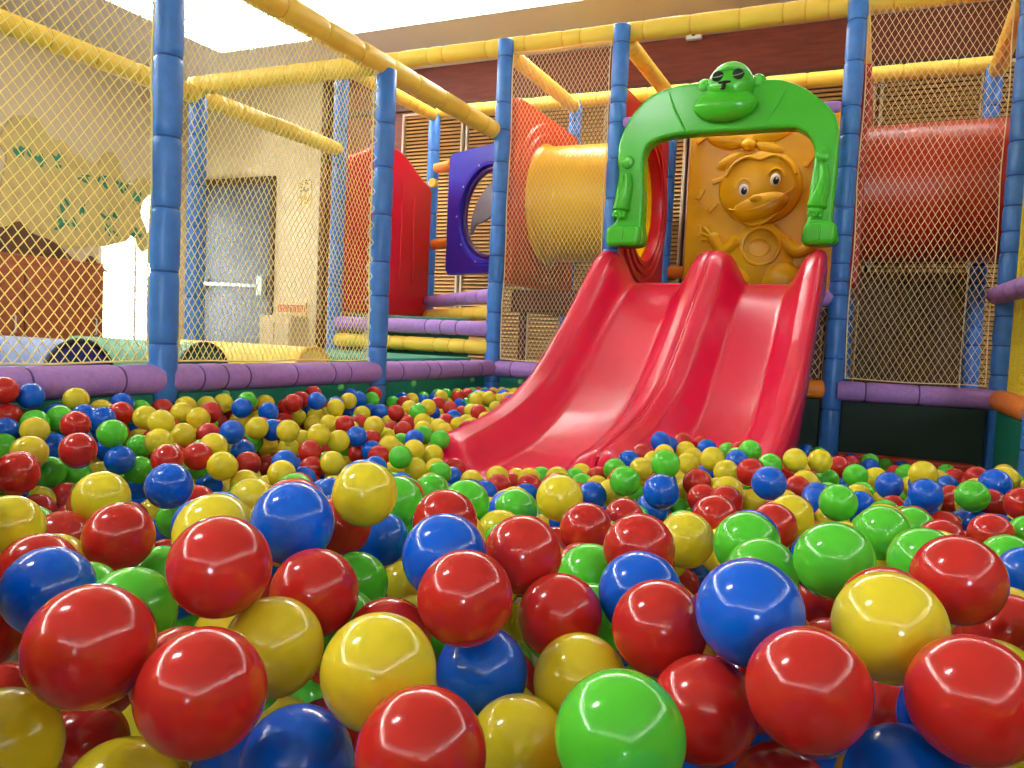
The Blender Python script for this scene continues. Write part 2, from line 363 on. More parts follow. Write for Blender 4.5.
# ---------------------------------------------------------------- padded frame
def padded(name, p0, p1, c, label, cat, group=None, r=.0475, ties=None, round0=False, round1=False, seg=22):
    """foam sleeve with tie grooves; the ties are children"""
    p0, p1 = Vector(p0), Vector(p1); L = (p1 - p0).length; d = (p1 - p0) / L
    if ties is None:
        ties = []; t = random.uniform(.08, .2)
        while t < L - .05: ties.append(t); t += random.choice((.11, .22, .24, .26, .3))
    prof = []
    if round0: prof += [(0, r * .45), (.004, r * .75), (.014, r * .95)]
    else: prof += [(0, r * .9), (.004, r)]
    for t in ties:
        if t > .03 and t < L - .03: prof += [(t - .026, r * 1.0), (t - .010, r * .965), (t - .004, r * .90), (t + .004, r * .90), (t + .010, r * .965), (t + .026, r * 1.0)]
    if round1: prof += [(L - .014, r * .95), (L - .004, r * .75), (L, r * .45)]
    else: prof += [(L - .004, r), (L, r * .9)]
    prof = [prof[0]] + [b for a, b in zip(prof, prof[1:]) if b[0] > a[0] + 1e-5]
    th = thing(name, p0, label, cat, group)
    MB().axis_tube(p0, p1, prof, seg).build('foam_sleeve', M[c], th, smooth=50)
    for t in ties:
        if .03 < t < L - .03:
            MB().axis_tube(p0 + d * (t - .0035), p0 + d * (t + .0035), [(0, r * .90), (.001, r * .93), (.006, r * .93), (.007, r * .90)], seg).build('cable_tie', M[c + '_tie'], th, smooth=30)
    return th

def post(x, y, z1, label, group, ties=None, z0=0.0):
    return padded('padded_post', (x, y, z0), (x, y, z1), 'blue', label, 'post', group, ties=ties)
PG, IG = 'blue posts around the ball pit', 'blue posts of the play frame behind the pit'
post(-.05, -2.40, 2.45, 'nearest and thickest blue padded post on the window side, net laced to both sides', PG, [.42, .62, .86, 1.07, 1.30, 1.56, 1.80, 2.05])
post(-.03, -1.18, 1.91, 'blue padded post on the window side with white lacing, yellow beam resting on its top', PG, [.44, .62, .86, 1.02, 1.24, 1.46, 1.66, 1.88])
post(0, 0, 2.46, 'blue padded post at the far corner of the pit, left of the small cream net', PG, [.42, .66, .84, 1.02, 1.18, 1.36, 1.56, 1.74, 1.93, 2.09, 2.36])
post(.718, 0, 2.46, 'blue padded post behind the left shoulder of the green gorilla arch', PG, [.6, .9, 1.22, 1.5, 1.72, 1.92, 2.03, 2.12, 2.36])
post(1.93, .02, 2.46, 'blue padded post right of the slide, beside the gorilla arch right foot', PG, [.40, .66, .86, .98, 1.05, 1.14, 1.28, 1.42, 1.62, 1.78, 1.92, 2.14, 2.34])
post(2.672, .09, 2.46, 'blue padded corner post between the beige net and the yellow knit net', PG, [.62, .76, .9, 1.05, 1.2, 1.3, 1.42, 1.56, 1.72, 1.9, 2.1, 2.3])
post(2.685, -.83, 2.46, 'blue padded post at the right edge of the photo, orange rail meeting it', PG, [.36, .52, .74, .92, 1.1, 1.3, 1.5, 1.7, 1.9, 2.1])
post(-1.2, -1.2, 1.93, 'blue padded post seen through net just right of the nearest post, before the grey door', IG)
post(-1.2, 0, 2.46, 'blue padded post seen through net, between wood post and orange-red panel', IG)
post(-1.2, 1.2, 2.46, 'blue padded post between the red climbing panel and the violet-blue window panel', IG)
post(0, 1.2, 2.44, 'blue padded post behind the small cream net, above the yellow tunnel', IG)
post(.718, 1.2, 2.44, 'blue padded post between red tunnel panel and amber relief panel', IG)
post(1.93, 1.2, 2.44, 'dark blue padded post behind the beige net, its side nearest the slide', IG)
post(2.65, 1.2, 2.44, 'dark blue padded post behind the beige net, beside the corner post', IG)

BG = 'yellow beams of the play frame'
def beam(p0, p1, label, **k): return padded('padded_beam', p0, p1, 'yellow', label, 'beam', BG, **k)
beam((-.06, -4.9, 1.93), (-.045, .0, 1.93), 'thick yellow beam sloping down across the ceiling onto the far corner post', r=.052, round1=True)
beam((-1.32, .045, 2.442), (2.72, .075, 2.442), 'long yellow beam along the top of the pit back side above the slide', r=.052)
beam((0, .10, 2.40), (0, 1.16, 2.40), 'yellow cross beam running back from the far corner post behind the cream net')
beam((.722, .10, 2.40), (.72, 1.16, 2.40), 'yellow cross beam running back above the gorilla arch left shoulder')
beam((1.94, .10, 2.40), (1.94, 1.16, 2.40), 'yellow cross beam behind the beige net, next to the post by the slide')
beam((2.65, .12, 2.40), (2.66, 1.16, 2.40), 'yellow cross beam behind the beige net, next to the corner post')
beam((-1.2, .10, 2.43), (-1.2, 1.16, 2.43), 'yellow cross beam just under the thick sloping beam, ending above the violet-blue panel')
beam((-1.18, 1.215, 2.46), (2.72, 1.215, 2.45), 'long yellow beam along the rear of the play frame before the brown wall')
beam((-1.2, -4.9, 1.885), (-1.2, -1.16, 1.885), 'yellow beam seen through net above the tree mural')
beam((-1.2, -1.16, 1.885), (-1.2, .0, 1.885), 'short yellow beam seen through net, sloping down past the grey door', round1=True)
beam((-1.24, -1.2, 1.94), (-.08, -1.18, 1.94), 'yellow beam seen through net, joining the white-laced post under the ceiling')

RG = 'padded rails round the ball pit'
def rail(p0, p1, c, label, **k): return padded('padded_rail', p0, p1, c, label, 'rail', RG, **k)
rail((-.05, -4.8, .5), (-.05, -2.42, .5), 'purple', 'purple padded rail left of the nearest post, foam rolls behind it', r=.05)
rail((-.05, -2.39, .5), (-.03, -1.20, .5), 'purple', 'purple padded rail between the nearest post and the white-laced post', r=.05)
rail((-.03, -1.16, .5), (0, -.02, .5), 'purple', 'purple padded rail under the steps, between the white-laced post and far corner post', r=.05)
rail((.03, 0, .5), (.70, 0, .5), 'purple', 'purple padded rail under the small cream net, running behind the slide', r=.05)
rail((.74, .0, .5), (1.905, .02, .5), 'orange', 'orange padded rail stub beside the slide low right edge', r=.05, round1=True)
rail((1.955, .0, .5), (2.66, .07, .5), 'purple', 'dark purple padded rail under the beige net, right of the slide', r=.05)
rail((2.672, .06, .5), (2.685, -.81, .5), 'orange', 'orange padded rail from the corner post to the photo right edge post', r=.05)
rail((2.685, -.86, .5), (2.685, -2.9, .5), 'orange', 'orange padded rail at the very right edge of the photo, past the last post', r=.05)
rail((2.63, .10, 1.0), (2.69, -.81, 1.0), 'purple', 'purple padded rail high across the yellow knit net', r=.045)
rail((.755, -.006, 1.92), (1.885, -.004, 1.92), 'purple', 'lilac padded rail carrying the gorilla arch, only its ends showing', r=.030, round0=True, round1=True)
rail((.80, .02, .965), (1.955, .02, .965), 'purple', 'purple padded rail end poking out between slide and post', r=.042, round1=True)
SG = 'padded rails edging the steps behind the pit'
def srail(p0, p1, c, label, **k): return padded('padded_rail', p0, p1, c, label, 'rail', SG, **k)
srail((-1.17, 0, .737), (-.02, 0, .737), 'purple', 'purple padded step rail under the red climbing panel, topmost of the lower pair', r=.046)
srail((-1.17, 0, .625), (-.02, 0, .625), 'yellow', 'yellow padded step rail under the red climbing panel, below the purple one', r=.046)
srail((-1.14, 1.12, .945), (-.03, .05, .945), 'purple', 'purple padded step rail sloping up under the violet-blue window panel', r=.046)
srail((-1.14, 1.12, .838), (-.03, .05, .838), 'yellow', 'yellow padded step rail under the sloping purple one', r=.046)
srail((.76, 1.2, 1.20), (1.90, 1.2, 1.20), 'orange', 'orange padded rail end beside the amber relief panel', r=.045)
srail((.04, 1.2, .93), (.68, 1.2, .93), 'purple', 'dull purple padded rail behind the cream net, below the yellow tunnel', r=.045)

# ---------------------------------------------------------------- padded pit boards and their caps
PBG = 'green padded boards round the pit'
def board(lo, hi, label, caps=(), n=(1, 0, 0), m='green_pad'):
    t = thing('pit_board', ((lo[0] + hi[0]) / 2, (lo[1] + hi[1]) / 2, lo[2]), label, 'padding board', PBG)
    MB().box(lo, hi).build('padding', M[m], t, smooth=0, bevel=.008)
    for c in caps:
        n_ = Vector(n); c = Vector(c)
        MB().axis_tube(c, c + n_, [(0, .017), (.004, .017), (.010, .0155), (.016, .011), (.019, .004)], 16).build('screw_cap', M['cap_green'], t)
    return t
cx = -.028
board((-.075, -4.8, .02), (cx, -2.45, .452), 'green padded pit board left of the nearest post', [(cx, y, .436) for y in (-3.2, -2.72)])
board((-.075, -2.35, .02), (cx, -1.23, .452), 'green padded pit board between the nearest post and the white-laced post', [(cx, y, .436) for y in (-2.14, -1.46)])
board((-.07, -1.13, .02), (cx + .01, -.05, .452), 'green padded pit board with two pale caps left of the far corner post', [(cx + .01, y, .436) for y in (-.87, -.23)])
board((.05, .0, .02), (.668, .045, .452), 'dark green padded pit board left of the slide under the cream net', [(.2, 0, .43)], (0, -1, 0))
board((.768, .0, .02), (1.88, .045, .452), 'dark green padded pit board behind the slide, shade put into its colour', (), (0, -1, 0), 'shaded_pad')
board((1.98, .03, .02), (2.62, .075, .452), 'dark green padded pit board under the purple rail right of the slide, shade put into its colour', (), (0, -1, 0), 'shaded_pad')
board((2.66, -.78, .02), (2.70, .03, .452), 'green padded pit board beneath the orange rail by the corner post')
board((2.66, -2.9, .02), (2.70, -.89, .452), 'green padded pit board past the last post on the right')
MB_ = MB().box((1.98, -.06, .02), (2.59, .028, .19)).build('foam_kerb', M['red_pad'], smooth=0, bevel=.012)
tag(MB_, 'dull red foam kerb at the foot of the dark green board right of the slide', 'kerb')

# ---------------------------------------------------------------- nets
def net(name, o, u, W, H, label, m, dw=.03, dh=.046, r=.0015, sag=.006, border=True, lacing=None, group='rope safety nets round the pit'):
    """knotted diamond net of thin cords: o corner, u unit vector along the width, z up"""
    o, u = Vector(o), Vector(u).normalized(); n = u.cross(Vector((0, 0, 1)))
    ph = random.random() * 6
    def P(s, t):
        return o + u * (s + .004 * math.sin(t * 9 + ph)) + Vector((0, 0, t + .003 * math.sin(s * 11 + ph))) + n * (sag * (math.sin(s / W * PI * 2.3 + ph) * math.sin(t / H * PI * 1.7 + 1) + .35 * math.sin(s * 31 + t * 23)))
    b = MB(); k = dw / dh
    for sgn in (1, -1):
        s0 = -H * k if sgn > 0 else 0.0
        s0 = math.floor(s0 / dw) * dw + dw / 2
        while s0 < (W if sgn > 0 else W + H * k):
            # s = s0 + sgn*k*t
            ta, tb = 0.0, H
            if sgn > 0: ta, tb = max(0, -s0 / k), min(H, (W - s0) / k)
            else: ta, tb = max(0, (s0 - W) / k), min(H, s0 / k)
            if tb - ta > .01:
                m_ = max(2, int((tb - ta) / .07) + 1)
                pts = [P(s0 + sgn * k * (ta + (tb - ta) * i / (m_ - 1)), ta + (tb - ta) * i / (m_ - 1)) + n * (.0008 * sgn) for i in range(m_)]
                b.path_tube(pts, r, 4, caps=False)
            s0 += dw
    t = thing(name, o + u * W / 2, label, 'net', group)
    b.build('netting', M[m], t, smooth=80, fix=False)
    if border:
        e = MB()
        q = [(0, 0), (W, 0), (W, H), (0, H)]
        for (a, c), (d_, f) in zip(q, q[1:] + q[:1]):
            L = max(abs(d_ - a), abs(f - c)); m_ = max(3, int(L / .08))
            e.path_tube([P(a + (d_ - a) * i / m_, c + (f - c) * i / m_) for i in range(m_ + 1)], .003, 6)
        e.build('border_rope', M[m], t, smooth=80)
    for (x, y, z0, z1) in (lacing or ()):
        pts = []; z = z0; a = 0
        while z < z1: pts.append((x + .013 * math.cos(a), y + .013 * math.sin(a), z)); z += .0062; a += .5
        MB().path_tube(pts, .0032, 5).build('lacing_cord', M['lace'], t, smooth=80)
    return t
net('safety_net', (-.05, -4.75, .558), (0, 1, 0), 2.288, 1.90, 'yellow diamond net left of the nearest post, mural and foam rolls seen through it', 'net', .035, .043, .0017)
net('safety_net', (-.05, -2.342, .558), (.016, 1, 0), 1.08, 1.33, 'yellow diamond net between the nearest post and the white-laced post', 'net', .027, .041, .0015, lacing=[(-.037, -1.255, .55, 1.90)])
net('safety_net', (.056, -.005, .558), (1, 0, 0), .605, 1.82, 'small cream diamond net in front of the yellow tunnel', 'net_pale', .026, .046, .0012)
net('safety_net', (.77, .045, .54), (1, 0, 0), 1.11, .38, 'low diamond net strip showing between slide and post', 'net_pale', .032, .05, .0015)
net('safety_net', (1.985, .03, .562), (.995, .09, 0), .625, 1.85, 'tall beige diamond net in front of the red tunnel', 'net_pale', .031, .055, .0016)
net('safety_net', (.05, 1.235, .10), (1, 0, 0), .62, 2.30, 'rear diamond net behind the yellow tunnel', 'net_rear', .030, .05, .0026, group='rope nets along the rear of the play frame')
net('safety_net', (1.985, 1.235, .10), (1, 0, 0), .62, 2.30, 'rear diamond net behind the red tunnel', 'net_rear', .030, .05, .0026, group='rope nets along the rear of the play frame')
# fine yellow knit net on the right
t = thing('knit_net', (2.66, -.33, .54), 'fine yellow knit net between the corner post and the photo right edge', 'net')
b = MB(); Wn, Hn = .81, 1.85
for i in range(61):
    y = .035 - Wn * i / 60
    b.path_tube([(2.70 + .004 * math.sin(i * .7 + k * .5), y + .003 * math.sin(k * 1.3), .545 + Hn * k / 14) for k in range(15)], .0024, 4, caps=False)
for k in range(140):
    z = .545 + Hn * k / 139
    b.path_tube([(2.70 + .004 * math.sin(i * 2.1 + k), .035 - Wn * i / 9, z + .004 * math.sin(i * 2 + k * .3)) for i in range(10)], .0024, 4, caps=False)
b.build('netting', M['fine_net'], t, smooth=80, fix=False)
e = MB()
for y in (.035, .035 - Wn): e.path_tube([(2.70, y, .545), (2.70, y, .545 + Hn)], .005, 6)
for z in (.545, .545 + Hn): e.path_tube([(2.70, .035, z), (2.70, .035 - Wn, z)], .005, 6)
e.build('border_rope', M['fine_net'], t)

# ---------------------------------------------------------------- panels and tunnels
def holed_panel(name, to3, outline, cen, rh, th, profile, m, parent):
    """flat plastic panel with a round hole; to3(u,v,w) maps panel coordinates to space, w is depth towards the viewer;
    profile: (distance from the hole edge, raise)"""
    b = MB(); N = 96; dirs = [(math.cos(2 * PI * i / N), math.sin(2 * PI * i / N)) for i in range(N)]
    def reach(dx, dy):
        best = 9
        for (x0, y0), (x1, y1) in zip(outline, outline[1:] + outline[:1]):
            ax, ay, bx, by = x0 - cen[0], y0 - cen[1], x1 - x0, y1 - y0
            den = dx * by - dy * bx
            if abs(den) > 1e-9:
                t_ = (ax * by - ay * bx) / den; q = (ax * dy - ay * dx) / den
                if t_ > 0 and -1e-6 <= q <= 1 + 1e-6: best = min(best, t_)
        return best
    R = [reach(*q) for q in dirs]; rows = []
    rows.append([(rh, -th)] * N)
    for dd, hgt in profile: rows.append([(rh + min(dd, (R[i] - rh) * .93), hgt) for i in range(N)])
    rows.append([(R[i] - min(.012, (R[i] - rh) * .05), profile[-1][1]) for i in range(N)]); rows.append([(R[i], profile[-1][1] - .012) for i in range(N)]); rows.append([(R[i], -th) for i in range(N)])
    rings = [[to3(cen[0] + dirs[i][0] * row[i][0], cen[1] + dirs[i][1] * row[i][0], row[i][1]) for i in range(N)] for row in rows]
    rings.append(rings[0]); b.ring_tube([[Vector(p) for p in r_] for r_ in rings], caps=False)
    return b.build(name, m, parent, smooth=35)
def rrect(u0, v0, u1, v1, r, n=6):
    out = []
    for cx_, cy_, a0 in ((u1 - r, v1 - r, 0), (u0 + r, v1 - r, 90), (u0 + r, v0 + r, 180), (u1 - r, v0 + r, 270)):
        out += [(cx_ + r * math.cos(math.radians(a0 + 90 * i / n)), cy_ + r * math.sin(math.radians(a0 + 90 * i / n))) for i in range(n + 1)]
    return out
TC, TR, TY = 1.585, .375, .6
grooves = [(0, .0), (.008, .018), (.03, .018), (.038, .004), (.055, .004), (.065, .022), (.085, .022), (.095, .006), (.115, .006), (.125, .018), (.15, .018), (.16, .0)]
def tunnel(x0, x1, m, label, pan):
    t = thing('crawl_tunnel', ((x0 + x1) / 2, TY, TC - TR), label, 'tunnel', 'plastic crawl tunnels in the play frame')
    ring = lambda x, r: [Vector((x, TY + r * math.cos(2 * PI * j / 72), TC + r * math.sin(2 * PI * j / 72))) for j in range(72)]
    prof = [(x0, TR + .02), (x0 + .012, TR + .02), (x0 + .03, TR + .004), (x0 + .05, TR), (x1 - .05, TR), (x1 - .03, TR + .004), (x1 - .012, TR + .02), (x1, TR + .02), (x1, TR - .012), (x0, TR - .012), (x0, TR + .02)]
    MB().ring_tube([ring(x, r) for x, r in prof], caps=False).build('tube', M[m], t, smooth=35)
    for xp, mm, face in pan:
        pn = holed_panel('flange_panel', lambda u_, v_, w_, xp=xp, face=face: (xp + w_ * face, u_, v_), rrect(.07, 1.02, 1.14, 2.16, .06), (TY, TC), TR - .012, .05, grooves, M[mm], t)
    return t
tunnel(.066, .675, 'tube_yellow', 'yellow plastic crawl tunnel between an orange-red and a red end panel', [(.062, 'orange_panel', 1), (.73, 'red_panel', 1)])
tunnel(1.965, 2.74, 'tube_red', 'red plastic crawl tunnel behind the tall beige net', [(1.96, 'tube_red', -1), (2.80, 'tube_red', 1)])

# violet-blue window panel across the corner
wp = thing('window_panel', (-.45, .45, 1.1), 'violet-blue plastic panel with a round window and grey fin, left of the far corner post', 'panel')
q = math.sqrt(.5)
ca, sa = math.cos(math.radians(25)), math.sin(math.radians(25))
dg = lambda u_, v_, w_: (-1.06 + u_ * ca - w_ * sa, 1.08 - u_ * sa - w_ * ca, v_)
holed_panel('panel_board', dg, rrect(.11, 1.15, 1.10, 2.08, .05), (.64, 1.585), .335, .05, [(0, 0), (.006, .02), (.03, .024), (.036, .012), (.06, .012), (.066, .0), (.07, .0)], M['navy'], wp)
b = MB(); b.path_tube([dg(.64 + .315 * math.cos(2 * PI * i / 64), 1.585 + .315 * math.sin(2 * PI * i / 64), -.02) for i in range(64)], .02, 10, closed=True); b.build('window_ring', M['navy_lip'], wp)
for a in range(0, 360, 36):
    c = Vector(dg(.64 + .365 * math.cos(math.radians(a)), 1.585 + .365 * math.sin(math.radians(a)), .010)); dn = Vector(dg(0, 0, 1)) - Vector(dg(0, 0, 0))
    MB().axis_tube(c, c + dn, [(0, .009), (.012, .008), (.016, .004)], 10).build('screw', M['white'], wp)
fin = spline([(.415, 1.44), (.43, 1.58), (.50, 1.70), (.64, 1.80), (.68, 1.74), (.66, 1.58), (.57, 1.53), (.47, 1.51)], 6)
MB().prism([dg(u_, v_, -.03) for u_, v_ in fin], Vector(dg(0, 0, .022)) - Vector(dg(0, 0, 0))).build('fin', M['fin'], wp, smooth=30, bevel=.006)
for z in (1.40, 2.00):
    padded_ = MB().axis_tube(dg(-.085, z, -.02), dg(.13, z, -.02), [(0, .03), (.01, .040), (.2, .040), (.21, .036)], 18).build('mounting_sleeve', M['orange'], wp)
# red arched climbing panel
cp = thing('climbing_panel', (-1.2, .6, .8), 'red plastic climbing panel with arched top and moulded grooves, left of the violet-blue panel', 'panel')
ol = [(.07, .82), (1.15, .82), (1.15, 1.82)] + [(y, z) for y, z in ((1.11, 1.86), (1.02, 1.885), (.92, 1.93), (.82, 1.985), (.70, 2.03), (.58, 2.045), (.46, 2.03), (.34, 1.985), (.24, 1.93), (.14, 1.885), (.09, 1.86), (.07, 1.82))]
MB().prism([(-1.22, y, z) for y, z in ol], (.05, 0, 0)).build('panel_board', M['red_panel'], cp, smooth=30, bevel=.012)
for y0, z0, z1 in ((.32, 1.05, 1.72), (.50, 1.00, 1.84), (.72, 1.00, 1.84), (.90, 1.05, 1.72)):
    MB().path_tube([(-1.168, y0 + .008 * math.sin((z - z0) * 4 + y0 * 9), z) for z in np.linspace(z0, z1, 24)], lambda s_: .002 + .010 * math.sin(PI * min(1, max(0, s_))) ** .5, 10).build('moulded_ridge', M['red_panel'], cp)
for z in (1.885,):
    MB().axis_tube((-1.15, 1.150, z), (-1.15, 1.11, z), [(0, .03), (.006, .036), (.034, .036), (.04, .03)], 16).build('mounting_sleeve', M['yellow'], cp)
# floors of the play frame
def deck(lo, hi, m, label, poly=None):
    t = thing('play_deck', ((lo[0] + hi[0]) / 2, (lo[1] + hi[1]) / 2, lo[2]), label, 'deck')
    if poly: MB().prism([(x, y, .02) for x, y in poly], (0, 0, hi[2] - .02)).build('deck_mat', M[m], t, smooth=0, bevel=.006); lo = None
    else:
        MB().box((lo[0], lo[1], hi[2] - (.13 if m == 'plat' else .05)), hi).build('deck_mat', M[m], t, smooth=0, bevel=.006)
        for lx in (lo[0] + .06, hi[0] - .06):
            for ly in (lo[1] + .06, hi[1] - .06): MB().axis_tube((lx, ly, .005), (lx, ly, hi[2] - .05), [(0, .03), (.01, .024), (hi[2] - .056, .024)], 14).build('leg', M['plat'], t)
    return t
deck((.77, .07, .0), (1.89, 1.14, 1.0), 'plat', 'dark red padded deck at the top of the slide')
deck((0, 0, 0), (0, 0, .80), 'mat_green', 'green padded step deck in front of the violet-blue panel', poly=[(-1.14, .06), (-.20, .06), (-1.14, .98)])
deck((.07, .08, 0), (.67, 1.13, .985), 'plat', 'dark padded deck under the yellow tunnel, behind the small cream net')
rb = thing('rear_shade_board', (2.3, 1.32, .0), 'added brown board darkening the space low behind the tall beige net', 'board')  # dark board added to stand in for the dimness behind the red tunnel
MB().box((2.0, 1.30, .02), (2.60, 1.33, 1.22)).build('board_panel', M['wood_trim'], rb, smooth=0, bevel=.004)
MB().box((2.0, 1.285, 1.16), (2.60, 1.30, 1.22)).build('board_batten', M['wood_wall'], rb, smooth=0, bevel=.004)
bx = thing('step_block', (-.6, -.6, 0), 'low green padded step behind the purple rail, under the yellow step rail', 'step')
MB().box((-1.12, -1.12, .01), (-.10, -.08, .56)).build('block_padding', M['green_pad'], bx, smooth=0, bevel=.01)
fm = MB().box((-1.14, -4.8, .005), (-.10, -1.27, .338)).build('play_mat', M['mat_green'], smooth=0, bevel=.02)
tag(fm, 'thick green play mat under the foam rolls behind the purple rail', 'mat')
# foam rolls
def roll(y, x0, x1, r, mb, me, label, z=.352):
    t = thing('foam_roll', ((x0 + x1) / 2, y, z), label, 'foam roll', 'foam rolls behind the purple rail')
    zc = z + r
    MB().axis_tube((x0, y, zc), (x1, y, zc), [(0, r * .96), (.015, r), (x1 - x0 - .015, r), (x1 - x0, r * .97)], 48).build('roll_body', M[mb], t, smooth=35)
    MB().axis_tube((x1 + .001, y, zc), (x1 + .008, y, zc), [(0, r * .955), (.007, r * .93)], 48).build('end_disc', M[me], t, smooth=35)
    MB().path_tube([(x1 + .004, y + r * .975 * math.cos(2 * PI * i / 48), zc + r * .975 * math.sin(2 * PI * i / 48)) for i in range(48)], .011, 8, closed=True).build('piping', M['piping'] if me != 'yellow' else M['yellow_tie'], t)
roll(-2.48, -1.13, -.36, .132, 'roll_navy', 'roll_navy_end', 'slate blue foam roll with a dark navy end, left of the nearest post')
roll(-1.93, -1.13, -.36, .130, 'roll_green', 'roll_green_end', 'sea green foam roll with a dark green end, behind the nearest post')
roll(-1.42, -1.13, -.22, .128, 'yellow', 'yellow', 'yellow foam roll lying in front of the grey door')

